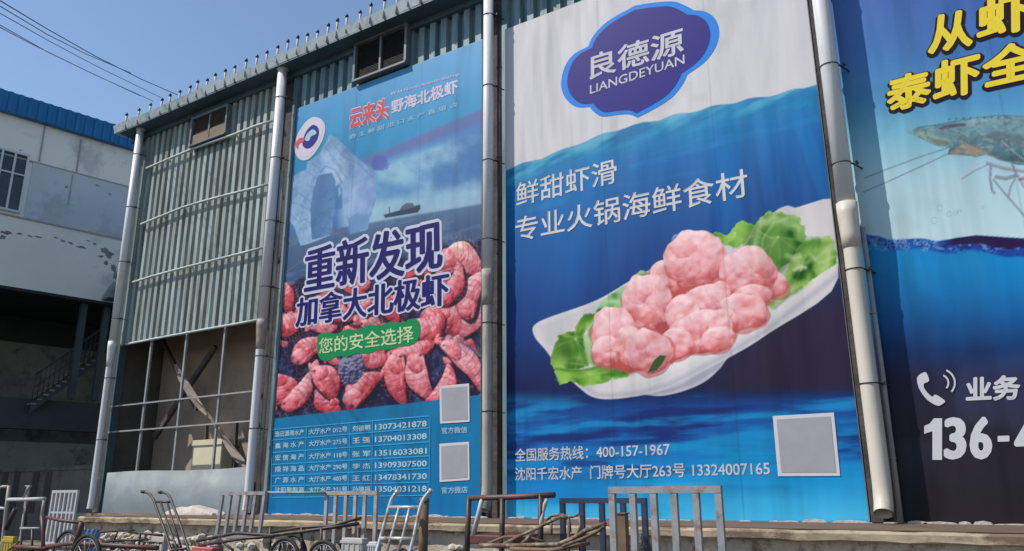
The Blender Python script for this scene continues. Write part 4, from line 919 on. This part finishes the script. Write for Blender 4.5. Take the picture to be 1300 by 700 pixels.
for r0 in (1.0, .62):
    P = []
    for k in range(11): a = R(-62+100*k/10); P.append((463+58*r0*math.cos(a), 125-0+52*r0*math.sin(a)))
    for k in range(10, -1, -1): a = R(-62+100*k/10); P.append((463+(58*r0-6)*math.cos(a), 125+(52*r0-6)*math.sin(a)))
    patch('ringing_arc', [z4b(*p) for p in P], INK['white'], P3, -.01)

# ================================================================== left building
ndir = Vector((math.sin(R(10)), math.cos(R(10)), 0)); nrm = Vector((ndir.y, -ndir.x, 0))    # wall runs along ndir, faces nrm
p0 = px(150, 628, 4.5); p0.z = 0
lb = thing('factory_building', 'shaded white factory block with blue roof edge beyond the alley', 'building', (p0.x-4, p0.y-6, 0))
def lp(x, y, d=0.0): return ppl(x, y, p0 + nrm*d, nrm)
def on(s, z, d=0.0): q = p0 + ndir*s + nrm*d; return Vector((q.x, q.y, z))
def sz(x, y, d=0.0): q = lp(x, y, d); return ((q-p0).dot(ndir), q.z)
def wallbox(bm, s0, s1, z0, z1, d0, d1):
    slab(bm, [on(s0, z0, d1), on(s1, z0, d1), on(s1, z1, d1), on(s0, z1, d1)], nrm*(d0-d1)); return bm
zr0 = sz(85, 166)[1]; zr1 = sz(85, 143)[1]; zb0 = sz(70, 373)[1]
S0, S1 = -16, 30
bm = NB(); wallbox(bm, S0, S1, zb0, zr0, -.3, 0); obj('upper_wall', bm, MT['bwall'], lb)
bm = NB(); wallbox(bm, S0, S1, zr0-.05, zr0+ (zr1-zr0)*1.0, -.1, .25)
for k in range(150): wallbox(bm, S0+k*.3, S0+k*.3+.12, zr0-.05, zr1, .25, .29)
obj('roof_edge', bm, MT['broof'], lb)
bm = NB(); slab(bm, [on(S0, zr1-.1, -.1), on(S1, zr1-.1, -.1), on(S1, zr1+.6, -14), on(S0, zr1+.6, -14)], (0, 0, .1)); obj('roof', bm, MT['broof'], lb)
gz1 = sz(70, 213)[1]; gz0 = sz(70, 286)[1]
gs0 = sz(36, 240)[0]
bm = NB(); wallbox(bm, gs0, S1, gz0, gz1, 0.002, .03); obj('grey_band', bm, MT['bband'], lb)
bm = NB()
for xx, ya, yb in ((57, 160, 207), (103, 178, 220), (92, 222, 262)):
    s_, _ = sz(xx, ya); z1_ = sz(xx, ya)[1]; z0_ = sz(xx, yb)[1]; wallbox(bm, s_-.02, s_+.02, z0_, z1_, .003, .045)
wallbox(bm, S0, S1, gz1-.03, gz1+.02, .004, .04); wallbox(bm, S0, S1, gz0-.03, gz0+.02, .004, .04)
obj('wall_seam', bm, MT['seam'], lb)
# peeled plaster patches
bm = NB(); rp = random.Random(5)
def peel(x, y, rx, ry, n=18):
    s_, z_ = sz(x, y); sx = sz(x+rx, y)[0]-s_; szv = abs(sz(x, y+ry)[1]-z_)
    ds = .032 if z_ > gz0 and z_ < gz1 else .003
    pts = []
    for k in range(n):
        a = 2*math.pi*k/n; rr = rp.uniform(.45, 1.15); pts.append(on(s_+sx*rr*math.cos(a), z_+szv*rr*math.sin(a), ds+.004))
    slab(bm, pts, nrm*(-.004))
for x, y, rx, ry in ((8, 296, 8, 3), (3, 301, 5, 3), (24, 297, 5, 1.6), (38, 300, 4, 1.5), (48, 301, 5, 1.2), (80, 306, 4, 2), (90, 309, 4, 1.8), (103, 314, 6, 2), (120, 310, 3, 1.3), (133, 318, 6, 3.5), (139, 324, 6, 5), (134, 334, 4, 4), (144, 340, 5, 6), (123, 236, 3, 1.2), (84, 238, 2.5, 2), (139, 247, 3, 1.2), (26, 191, 2, 1), (71, 302, 3, 1), (146, 350, 3, 6), (128, 326, 4, 2), (112, 306, 3, 1)):
    peel(x, y, rx, ry)
obj('peeled_patch', bm, MT['bpatch'], lb)
# window at the frame's left edge
ws1, wz1 = sz(37, 198); _, wz0 = sz(30, 273); pit = abs(sz(37, 205)[0]-sz(19, 208)[0]); ws0 = ws1-3*pit
bm = NB(); t_ = pit*.18
wallbox(bm, ws0, ws1, wz0, wz0+t_, .004, .11); wallbox(bm, ws0, ws1, wz1-t_, wz1, .004, .11)
for k in (0, 1, 2, 3):
    s_ = ws0+(ws1-ws0-t_*.85)*k/3; wallbox(bm, s_, s_+t_*.85, wz0+t_, wz1-t_, .004, .10)
mz = wz0+(wz1-wz0)*.62; wallbox(bm, ws0+t_*.86, ws1-t_*.86, mz, mz+t_*.7, .004, .09)
wn = obj('window', bm, MT['bframe'], lb)
bm = NB(); wallbox(bm, ws0+.02, ws1-.02, wz0+.02, wz1-.02, .002, .03); obj('pane', bm, MT['glass'], wn)
# recessed ground floor behind a deep overhang
dR = -4.5
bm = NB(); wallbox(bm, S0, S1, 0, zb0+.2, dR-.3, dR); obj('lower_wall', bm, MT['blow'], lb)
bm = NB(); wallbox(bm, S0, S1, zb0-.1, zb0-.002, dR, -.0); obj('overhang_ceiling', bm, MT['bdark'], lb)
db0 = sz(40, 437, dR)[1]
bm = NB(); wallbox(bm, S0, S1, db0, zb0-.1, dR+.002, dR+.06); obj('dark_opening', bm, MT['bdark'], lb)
bz1 = sz(60, 508, -1.2)[1]; bz0 = sz(60, 546, -1.2)[1]
bm = NB(); wallbox(bm, S0, S1, bz0, bz1, -1.6, -1.2); obj('beam', bm, MT['bbeam'], lb)
lz1 = sz(60, 562, -1.3)[1]
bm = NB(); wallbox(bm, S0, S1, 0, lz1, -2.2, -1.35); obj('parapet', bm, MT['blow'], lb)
bm = NB()
for xx in (99, 129):
    s_ = sz(xx, 450, -.3)[0]; wallbox(bm, s_-.10, s_+.10, bz1, zb0-.1, -.5, -.3)
for xx in (-25,):
    s_ = sz(xx, 450, -.3)[0]; wallbox(bm, s_-.15, s_+.15, 0, zb0-.1, -.6, -.3)
obj('post', bm, MT['bbeam'], lb)
# outside stair with railing inside the overhang, going up to the right
sa, za = sz(38, 512, -.9); sb, zb = sz(122, 452, -.9)
st = thing('staircase', 'dark outside staircase with railing under the factory overhang', 'staircase', on(sa, bz1, -.9))
bm = NB(); N = 11
for k in range(N):
    s_ = sa+(sb-sa)*k/N; z_ = za+(zb-za)*k/N
    wallbox(bm, s_, s_+(sb-sa)/N*.9, z_-.05, z_, -1.9, -.8)
obj('tread', bm, mat('stair_tread', (.30, .29, .27), .8, .2), st)
bm = NB(); slab(bm, [on(sa, za-.35, -.82), on(sb, zb-.35, -.82), on(sb, zb+.05, -.82), on(sa, za+.05, -.82)], nrm*(-.06)); obj('stringer', bm, MT['bbeam'], st)
bm = NB()
tube(bm, [on(sa, za+.95, -.75), on(sb, zb+.95, -.75)], .035, 8); tube(bm, [on(sa, za+.5, -.75), on(sb, zb+.5, -.75)], .02, 6)
for k in range(14):
    t = k/13; tube(bm, [on(sa+(sb-sa)*t, za+(zb-za)*t, -.75), on(sa+(sb-sa)*t, za+(zb-za)*t+.95, -.75)], .018, 6)
obj('railing', bm, MT['bbeam'], st)
bm = NB(); s_ = sz(128, 385, .02)[0]
zc = zb0+.02; e = sz(145, 385, .02)[0]
pts = [on(s_+(e-s_)*t, zc+.05+.75*math.sin(t*1.5), .02) for t in [k/8 for k in range(9)]]+[on(e, zc, .02), on(s_, zc, .02)]
slab(bm, pts, nrm*.7)
tag(obj('awning', bm, MT['sheet']), 'small curved translucent awning beside the corner drainpipe', 'awning')

# grey slotted fence at the alley mouth
fp = px(60, 625, .5)
fz1 = px(60, 594, .5).z
fn = thing('fence', 'dark grey slotted metal fence across the alley at lower left', 'fence', (fp.x, .5, 0))
xa, xb = px(-60, 620, .5).x, PX[0]-.3
bm = NB(); box(bm, (xa, .5, 0), (xb, .56, fz1), .01)
box(bm, (xa, .47, fz1-.08), (xb, .497, fz1+.02))
obj('fence_sheet', bm, MT['fence'], fn)
bm = NB()
for xx in (7, 22, 46, 62): 
    q = px(xx, 605, .497); box(bm, (q.x-.16, .485, q.z-1.0), (q.x+.16, .498, q.z+.12), .003)
obj('slot', bm, MT['brace'], fn)

# ================================================================== cables
W = [((-40, -30), (222, 117), 'topmost'), ((-40, 4), (164, 88), 'second'), ((-40, -2), (205, 123), 'third'), ((-40, 12), (196, 128), 'fourth'), ((-40, 18), (192, 126), 'lowest')]
WL = ['uppermost thin power cable slanting down to the gutter', 'short faint cable joining the uppermost cable halfway', 'cable between the uppermost and the lower pair', 'upper cable of the low pair over the blue roof', 'lowest cable of all over the blue roof edge']
WP = [[(-40, -26), (0, 1), (60, 37), (120, 71), (180, 101), (226, 121)], [(-40, -14), (0, 8), (60, 44), (110, 69), (166, 93)], [(-40, -6), (0, 17), (60, 51), (120, 83), (206, 125)], [(-40, 12), (0, 32), (60, 66), (120, 95), (195, 129)], [(-40, 17), (0, 35), (40, 56), (110, 90), (178, 122)]]
for k, P in enumerate(WP):
    bm = NB(); n = len(P); pts = []
    for i, p in enumerate(P):
        t = i/(n-1); Yp = lerp(-8.0, .8 if k != 1 else -1.5, t)
        pts.append(px(p[0], p[1], Yp))
    far = pts[0]+(pts[0]-pts[1]).normalized()*9
    tube(bm, [far]+pts, .009 if k else .011, 6)
    tag(obj('power_cable', bm, MT['wire']), WL[k], 'cable', 'power cables across the sky')

# ================================================================== carts in front of the dock
def wheel(t, c, r, axis, tyre=.028, spokes=12):
    bm = NB(); ring(bm, c, r-tyre, tyre, axis, 30, 8); w_ = obj('wheel', bm, MT['tyre'], t)
    bm = NB(); ring(bm, c, r-tyre*2.3, .014, axis, 26, 6)
    ax = Vector(axis).normalized(); a = ax.orthogonal().normalized(); b = ax.cross(a); c = Vector(c)
    for k in range(spokes):
        an = 2*math.pi*k/spokes; d = a*math.cos(an)+b*math.sin(an); tube(bm, [c+d*.03, c+d*(r-tyre*2.3)], .006, 5)
    tube(bm, [c-ax*.06, c+ax*.06], .035, 10); obj('rim', bm, MT['rim'], w_)
def caster(t, c, r=.09):
    bm = NB(); ax = Vector((0, 1, 0)); c = Vector(c)
    tube(bm, [c-ax*.025, c+ax*.025], r, 16); bar(bm, c+Vector((0, .04, 0)), c+Vector((0, .04, r+.06)), .04, .008, (0, 1, 0)); bar(bm, c+Vector((0, -.04, 0)), c+Vector((0, -.04, r+.06)), .04, .008, (0, 1, 0))
    obj('caster', bm, MT['tyre'], t)
def rack_cart(label, xs_px, ytop, Y, dlen, m, zd=.33, wpost=.055, back=1, mid=None, extra_rail=None, lean=0.0):
    """flat trolley with a slatted end rack; the rack's uprights stand on the deck"""
    P = [px(x, ytop, Y) for x in xs_px]; x0, x1 = P[0].x, P[-1].x; zt = (P[0].z+P[-1].z)/2
    t = thing('platform_cart', label, 'cart', ((x0+x1)/2, Y, 0), 'platform carts parked before the dock')
    bm = NB()
    for p in P: bar(bm, (p.x, Y, zd), (p.x+lean, Y, zt-wpost), wpost, wpost*.8)
    bar(bm, (x0-wpost/2+lean, Y, zt-wpost/2), (x1+wpost/2+lean, Y, zt-wpost/2), wpost, wpost*.9, (0, 1, 0))
    bar(bm, (x0, Y-.002, zd+.05), (x1, Y-.002, zd+.05), wpost, wpost*.7, (0, 1, 0))
    if mid: bar(bm, (x0, Y-.005, mid), (x1, Y-.005, mid), wpost*.7, wpost*.5, (0, 1, 0))
    obj('slatted_rack', bm, m, t)
    ya, yb = (Y+.03, Y+dlen) if back > 0 else (Y-dlen, Y-.03)
    bm = NB()
    for k in range(6): box(bm, (x0+(x1-x0)*k/6+.008, ya, zd-.05), (x0+(x1-x0)*(k+1)/6-.008, yb, zd-.015))
    obj('deck', bm, MT['wood'], t)
    bm = NB()
    for x in (x0+.02, x1-.02): bar(bm, (x, ya, zd-.08), (x, yb, zd-.08), .05, .05, (0, 0, 1))
    for y in (ya+.03, yb-.03): bar(bm, (x0, y, zd-.083), (x1, y, zd-.083), .045, .045, (0, 0, 1))
    obj('chassis', bm, m, t)
    for x in (x0+.12, x1-.12):
        for y in (ya+.12, yb-.12): caster(t, (x, y, .092))
    return t, x0, x1, zt
rack_cart('tall grey slatted cart rack nearest the camera, before the shrimp ball banner', [777, 803, 829.4, 855.2, 882.9, 911.5], 617.5, -4.3, 1.5, MT['greyp'], wpost=.062)
rack_cart('low navy slatted cart rack half hidden behind the tall grey rack', [714, 738.4, 763.8, 790.6, 817.4], 632.5, -3.0, .85, MT['navyp'], wpost=.06)
rack_cart('white grey slatted rack cart beside the far left corner drainpipe', [67.5, 72.5, 77.5, 83, 88.5, 93, 98], 622.5, -2.9, .75, MT['palep'], wpost=.05, mid=.95, lean=.03)
# long cart with a rack at both ends
Y = -2.75
lc = thing('long_cart', 'long grey cart with slatted racks at both ends and spoked wheels', 'cart', (px(380, 640, Y).x, Y, 0), 'platform carts parked before the dock')
def rack(xs_, ytop, ybot, m, Yr, lean):
    bm = NB(); P = [px(x, ytop, Yr) for x in xs_]; zb_ = px(xs_[0], ybot, Yr).z; zt = P[0].z
    for p in P: bar(bm, (p.x-lean, Yr, zb_), (p.x, Yr, zt-.055), .058, .04)
    bar(bm, (P[0].x-.03, Yr, zt-.027), (P[-1].x+.03, Yr, zt-.027), .055, .05, (0, 1, 0)); bar(bm, (P[0].x-lean, Yr-.003, zb_), (P[-1].x-lean, Yr-.003, zb_), .05, .04, (0, 1, 0))
    obj('slatted_rack', bm, m, lc); return zt, zb_, P
zt, zb_, PA = rack([283, 293.5, 304.5, 315, 325, 336.5], 624.5, 681, MT['greyp'], Y, .06)
_, _, PB = rack([415.5, 427, 440, 452, 464, 478], 624, 700, MT['tanp'], Y+.25, .0)
bm = NB(); tube(bm, [(PA[-1].x, Y+.05, zt-.02), (PB[0].x, Y+.20, zt-.03)], .022, 8); obj('top_rail', bm, MT['greyp'], lc)
bm = NB()
tube(bm, [px(250, 687, Y-.2), px(300, 677, Y-.15), px(345, 680, Y-.1), px(400, 673, Y), px(455, 665, Y+.1)], .026, 8)
tube(bm, [px(252, 693, Y-.5), px(310, 684, Y-.45), px(348, 681, Y-.4)], .022, 8); tube(bm, [px(278, 684, Y-.2), px(296, 699, Y-.3)], .02, 8)
tube(bm, [px(345, 676, Y-.1), px(380, 670, Y), px(420, 668, Y+.1), px(458, 658, Y+.15)], .02, 8)
for xx in (343, 383, 408, 455): tube(bm, [px(xx, 670, Y), px(xx, 720, Y)], .02, 8)
x0, x1 = px(285, 700, Y).x, px(478, 700, Y).x
box(bm, (x0, Y-.35, .30), (x1, Y+.4, .34)); obj('chassis', bm, MT['darkp'], lc)
for xx, yt in ((362, 681.5), (411, 685)):
    q = px(xx, 690, Y-.42); r = px(xx, yt, Y-.42).z/2; wheel(lc, (q.x, Y-.42, r), r, (0, 1, 0))
for xx, r in ((372, .33), (421, .31)):
    q = px(xx, 690, Y+.45); wheel(lc, (q.x, Y+.45, r), r, (0, 1, 0))
# boxes riding on the long cart
def crate(name, a, b, Yc, dep, m, label, cat, zb, lid=None):
    A, B = px(*a, Yc), px(*b, Yc); bm = NB(); box(bm, (A.x, Yc, zb), (B.x, Yc+dep, A.z), .012)
    h = A.z-zb; box(bm, (A.x-.012, Yc-.012, A.z-h*.22), (B.x+.012, Yc+dep+.012, A.z-h*.1), .004); box(bm, (A.x-.008, Yc-.008, zb+h*.03), (B.x+.008, Yc+dep+.008, zb+h*.12), .004)
    for k in range(4):
        x = A.x+(B.x-A.x)*(k+.5)/4; box(bm, (x-.012, Yc-.01, zb+h*.14), (x+.012, Yc-.001, A.z-h*.24))
    return tag(obj(name, bm, m), label, cat)
crate('storage_box', (433, 683), (459, 705), Y-.3, .12, MT['whitebox'], 'pale box on the long grey cart under its right rack', 'box', .342)
crate('storage_box', (467, 688), (478, 705), Y-.32, .1, MT['palep'], 'grey white box at the right end of the long grey cart', 'box', .342)
crate('plastic_crate', (243, 694.5), (268, 712), -3.6, .1, MT['redbox'], 'red crate low in front of the dark hand truck', 'crate', 0.0)
crate('storage_box', (194, 678), (207, 697), -2.6, .1, MT['whitebox'], 'pale box standing left behind the dark hand truck', 'box', 0.0)
crate('plastic_crate', (4, 681), (15, 697), -3.3, .08, MT['yellow'], 'yellow crate at the far left edge', 'crate', 0.0)
crate('plastic_crate', (106, 672), (120, 690), -2.55, .08, MT['blue'], 'blue crate behind the red frame cart wheels', 'crate', 0.0)
# hand trucks
def hand_truck(label, left, right, cross, inner, Y0, m, r, wheels=True):
    def P(p): return px(p[0], p[1], Y0+.22*(680-p[1])/60.)
    lb_, rb_ = P(left[-1]), P(right[-1])
    t = thing('hand_truck', label, 'hand truck', ((lb_.x+rb_.x)/2, Y0, 0), 'hand trucks leaning before the dock')
    bm = NB()
    for S in (left, right):
        Q = [P(p) for p in S]; d = (Q[-1]-Q[-2]); k = (Q[-1].z-.12)/max(.01, -d.z); Q.append(Q[-1]+d*k); tube(bm, Q, r, 8)
    obj('frame', bm, m, t)
    ends = [P(left[-1])+(P(left[-1])-P(left[-2]))*((P(left[-1]).z-.12)/-(P(left[-1])-P(left[-2])).z), P(right[-1])+(P(right[-1])-P(right[-2]))*((P(right[-1]).z-.12)/-(P(right[-1])-P(right[-2])).z)]
    for a, b in cross:
        bm = NB(); tube(bm, [P(a), P(b)], r*.95, 8); obj('cross_bar', bm, m, t)
    for S in inner:
        bm = NB(); tube(bm, [P(p) for p in S], r*.8, 8); obj('upright_bar', bm, m, t)
    for S in (left, right):
        bm = NB(); Q = [P(p) for p in S[:2]]; tube(bm, [Q[0]+(Q[0]-Q[1]).normalized()*.01, Q[0].lerp(Q[1], .6)], r*1.35, 8); obj('grip', bm, MT['black'] if m is MT['darkp'] else m, t)
    bm = NB(); mid = (ends[0]+ends[1])/2; wd = abs(ends[1].x-ends[0].x)
    box(bm, (mid.x-wd/2, ends[0].y-.25, .03), (mid.x+wd/2, ends[0].y+.02, .045), .004); bar(bm, ends[0], (ends[0].x, ends[0].y, .04), .04, .02); bar(bm, ends[1], (ends[1].x, ends[1].y, .04), .04, .02); obj('toe_plate', bm, m, t)
    for e in ends: wheel(t, (e.x, e.y+.14, .16), .16, (1, 0, 0), .035, 6)
    return t
zz = lambda ox, oy, s, P: [(ox+p[0]/s, oy+p[1]/s) for p in P]
hd = lambda P: zz(170, 610, 7.775, P)
hand_truck('black brown hand truck with curved handles before the grey sheet', hd([(80, 112), (120, 120), (155, 135), (190, 180), (240, 320), (300, 480), (370, 700)]), hd([(252, 118), (290, 120), (325, 133), (355, 165), (400, 280), (460, 440), (545, 700)]),
           [tuple(hd([(205, 213), (370, 213)])), tuple(hd([(365, 690), (540, 670)]))], [hd([(266, 218), (330, 420), (410, 640), (430, 700)]), hd([(328, 218), (390, 430), (480, 700)])], -3.0, MT['darkp'], .021)
hs = lambda P: zz(470, 610, 7.777, P)
hand_truck('silver hand truck with rust specks right of the long grey cart', hs([(275, 108), (235, 150), (210, 190), (185, 265), (140, 430), (100, 575), (65, 700)]), hs([(605, 95), (570, 130), (540, 165), (510, 220), (490, 280), (430, 560), (395, 700)]),
           [tuple(hs([(188, 267), (498, 267)])), tuple(hs([(102, 573), (425, 577)]))], [hs([(285, 270), (245, 420), (205, 560), (165, 700)]), hs([(390, 272), (355, 420), (318, 570), (275, 700)])], -3.2, MT['chrome'], .025)
# brown steel post by the silver hand truck
q = px(539, 632, -2.9); bm = NB(); tube(bm, [(q.x, -2.9, 0), (q.x-.005, -2.9, .6), (q.x, -2.9, q.z)], .062, 10); box(bm, (q.x-.12, -3.02, 0), (q.x+.12, -2.78, .012))
ring(bm, (q.x, -2.9, q.z-.04), .064, .012, (0, 0, 1), 14, 6)
tag(obj('steel_post', bm, MT['brown']), 'round brown steel post right behind the silver hand truck', 'post')
q = px(790.5, 652.5, -3.7); bm = NB(); bar(bm, (q.x, -3.7, 0), (q.x, -3.7, q.z), .085, .085); box(bm, (q.x-.055, -3.755, q.z), (q.x+.055, -3.645, q.z+.012)); box(bm, (q.x-.1, -3.8, 0), (q.x+.1, -3.6, .012))
tag(obj('steel_post', bm, MT['brown']), 'short square brown post seen between the slats of the tall grey rack', 'post')
# dark red frame cart
Y = -3.3
rc = thing('frame_cart', 'dark red tube frame cart with rags before the middle drainpipe', 'cart', (px(645, 680, Y).x, Y, 0), 'tube frame carts')
bm = NB()
tube(bm, [px(595, 632.5, Y), px(625, 632, Y), px(658, 631, Y), px(704, 628.5, Y)], .034, 8); obj('top_rail', bm, MT['redp'], rc)
for a, b in (((595.4, 631), (592.3, 700)), ((638, 633), (636.5, 680)), ((686.7, 627), (685.2, 682))):
    A, B = px(*a, Y), px(*b, Y); bm = NB(); tube(bm, [A, (B.x, Y, .3)], .034, 8); obj('post', bm, MT['darkp'], rc)
bm = NB(); tube(bm, [px(612.5, 633, Y), px(607, 655, Y), px(600.5, 681, Y)], .03, 8); obj('diagonal_brace', bm, MT['palep'], rc)
bm = NB(); A, B = px(597, 682.5, Y), px(652, 681, Y); box(bm, (A.x, Y-.02, A.z-.07), (B.x, Y+.5, A.z+.03), .01); obj('side_board', bm, MT['redp'], rc)
x0, x1 = px(592, 700, Y).x, px(690, 700, Y).x
bm = NB(); box(bm, (x0, Y-.1, .30), (x1, Y+.9, .36), .01); obj('deck', bm, MT['wood'], rc)
for x in (x0+.2, x1-.2):
    for y in (Y, Y+.8): caster(rc, (x, y, .12), .12)
bm = NB(); tube(bm, [px(695, 632, Y), px(692, 640, Y-.03), px(690, 650, Y), px(687.5, 662, Y-.02), px(686, 676, Y)], .04, 8, radii=[.012, .028, .016, .03, .012])
tag(obj('rag', bm, MT['whitebox']), 'twisted white rag tied to the right post of the dark red cart', 'rag')
# rusty pushcart with bent tube handles
Y = -3.75
pc_ = thing('pushcart', 'rusty pushcart with bent tube handles left of the navy rack', 'cart', (px(690, 690, Y).x, Y, 0), 'tube frame carts')
def bent(P, r=.024, dY=0.0, m='rust', n='bent_tube'):
    bm = NB(); tube(bm, [px(p[0], p[1], Y+dY) for p in P], r*.72, 8); obj(n, bm, MT[m], pc_)
bent([(609, 692.5), (650, 693), (690, 692), (708, 691.5), (727, 684), (745, 673), (769, 665)], .034)
bent([(638, 692), (655, 683), (675, 674), (693, 665), (712, 656), (720, 658)], .026, .1); bent([(693, 661), (700, 655.5), (710, 653.5), (719, 655), (723, 662), (724, 676)], .022, .35)
bent([(714, 694), (740, 684), (757, 676), (768, 668)], .024, -.15); bent([(660, 693), (668, 686), (674, 680)], .03, .05); bent([(700, 663), (700, 680)], .02, .2); bent([(719, 658), (735, 654)], .02, .35)
bent([(735, 654), (737, 668), (728, 690)], .018, .35); bent([(620, 690), (640, 682), (668, 681), (690, 688)], .022, .3, 'brown')
bent([(648, 697), (700, 699), (748, 690)], .03, -.1, 'brown'); bent([(722, 660), (722, 720)], .022, .3, 'brown'); bent([(737, 655), (736, 700)], .014, .4, 'darkp')
bm = NB(); x0, x1 = px(600, 700, Y).x, px(735, 700, Y).x; box(bm, (x0+.1, Y-.1, .42), (x1-.2, Y+.45, .46), .01)
for x in (x0+.2, x1-.35):
    for y in (Y-.05, Y+.4): bar(bm, (x, y, .0), (x, y, .42), .04, .04)
obj('deck', bm, MT['rust'], pc_)
q = px(771, 700, Y+.3); wheel(pc_, (q.x-.02, Y+.3, .32), .32, (0, 1, 0)); wheel(pc_, (q.x-.02, Y-.3, .32), .32, (0, 1, 0))
bm = NB(); tube(bm, [(q.x-.02, Y-.36, .32), (q.x-.02, Y+.36, .32)], .02, 8); obj('axle', bm, MT['darkp'], pc_)
# dark bag hanging behind the rack
bm = NB(); bmesh.ops.create_icosphere(bm, subdivisions=3, radius=1); q = px(815, 697, -3.4)
for v in bm.verts: n = v.co.copy(); v.co = Vector((q.x+n.x*.13*(1-.25*n.z)*(1+.1*math.sin(n.z*9+n.y*6)), -3.4+n.y*.1, .56+n.z*.28))
tag(obj('sack', bm, MT['bagblack']), 'dark bulging sack behind the slats of the tall grey rack', 'sack')
bm = NB(); bmesh.ops.create_icosphere(bm, subdivisions=3, radius=1); q = px(512, 697, -2.55)
for v in bm.verts: n = v.co.copy(); v.co = Vector((q.x+n.x*.30*(1-.2*n.z)*(1+.08*math.sin(n.z*11+n.y*6)), -2.6+n.y*.16, .26+n.z*.27*(1+.06*math.sin(n.x*12))))
tag(obj('sack', bm, MT['bagblack']), 'black sack on the ground behind the silver hand truck', 'sack')
# red tricycle cart at the left with two arched wheels
Y = -5.0
tcart = thing('tricycle_cart', 'dark red tricycle cart with two arched wheels at lower left', 'cart', (px(100, 690, Y).x, Y, 0), 'tube frame carts')
def tb(P, r=.026, m='redp', n='frame_tube', dY=0.0):
    bm = NB(); tube(bm, [px(p[0], p[1], Y+dY) for p in P], r*.62, 8); obj(n, bm, MT[m], tcart)
tb([(60, 657), (78, 661), (104, 664)], .04); tb([(53, 655), (55, 678), (54, 720)], .045, 'redp'); tb([(104, 663), (101, 676), (96, 690)], .06)
tb([(26, 671), (51, 671)], .03, 'greyp'); tb([(27, 671), (26, 720)], .03, 'darkp'); tb([(41, 672), (40, 720)], .03, 'darkp'); tb([(60, 694), (90, 690), (130, 692), (200, 696)], .05); tb([(20, 694), (60, 697)], .05, 'redp')
tb([(10, 699), (22, 690), (24, 688)], .03, 'rust')
A, B = px(50, 696, Y), px(215, 698, Y)
bm = NB(); box(bm, (A.x, Y+.05, .38), (B.x-.5, Y+.6, .43), .01); obj('cargo_bed', bm, MT['redp'], tcart)
for xx, dy, yt in ((86, .35, 672), (111, -.12, 677)):
    q = px(xx, 690, Y+dy); r = px(xx, yt, Y+dy).z/2; wheel(tcart, (q.x, Y+dy, r), r, (0, 1, 0), .028)
for k, (a, b) in enumerate((((128, 676), (170, 674)), ((150, 672), (206, 680)), ((130, 688), (182, 686)), ((178, 676), (176, 698)), ((150, 674), (141, 698)), ((162, 684), (198, 689)), ((190, 690), (205, 690)), ((126, 684), (150, 692)), ((186, 676), (181, 698)), ((138, 680), (160, 698)))):
    tb([a, ((a[0]+b[0])/2, (a[1]+b[1])/2+(1 if k % 2 else -1)), b], .026 if k < 4 else .018, 'darkp', 'side_rail', .1)
# pale tube frame pushcart at the far left edge
Y = -2.9
fc = thing('pushcart', 'pale worn tube pushcart at the far left edge of the row', 'cart', (px(30, 680, Y).x, Y, 0), 'tube frame carts')
for P, r, m in (([(-3, 621), (3, 618), (11, 618)], .03, 'tanp'), ([(11.5, 617), (8, 645), (3, 690), (2, 730)], .035, 'tanp'), ([(10, 634.5), (35, 634.3), (57, 633.5)], .038, 'palep'), ([(56.5, 634), (54, 648), (52, 660)], .03, 'tanp'), ([(-4, 645), (7, 646)], .03, 'palep'), ([(30, 634), (34, 622), (38, 618)], .02, 'greyp'), ([(20, 646), (8, 672)], .05, 'darkp'), ([(33, 641), (32, 668)], .03, 'darkp')):
    bm = NB(); tube(bm, [px(p[0], p[1], Y) for p in P], r, 8); obj('frame_tube', bm, MT[m], fc)
bm = NB(); x0, x1 = px(-3, 690, Y).x, px(58, 690, Y).x; box(bm, (x0, Y, .3), (x1, Y+.7, .35), .01); obj('deck', bm, MT['wood'], fc)
for x in (x0+.15, x1-.15):
    for y in (Y+.1, Y+.6): caster(fc, (x, y, .12), .12)
bm = NB(); bar(bm, px(33, 617, -2.6), px(39, 617, -2.6), .05, .02, (0, 0, 1)); bar(bm, px(36, 617, -2.6), (px(36, 617, -2.6).x, -2.6, 0), .04, .04)
tag(obj('sign_stake', bm, MT['palep']), 'thin stake with a small pale cross plate behind the far left pushcart', 'stake')
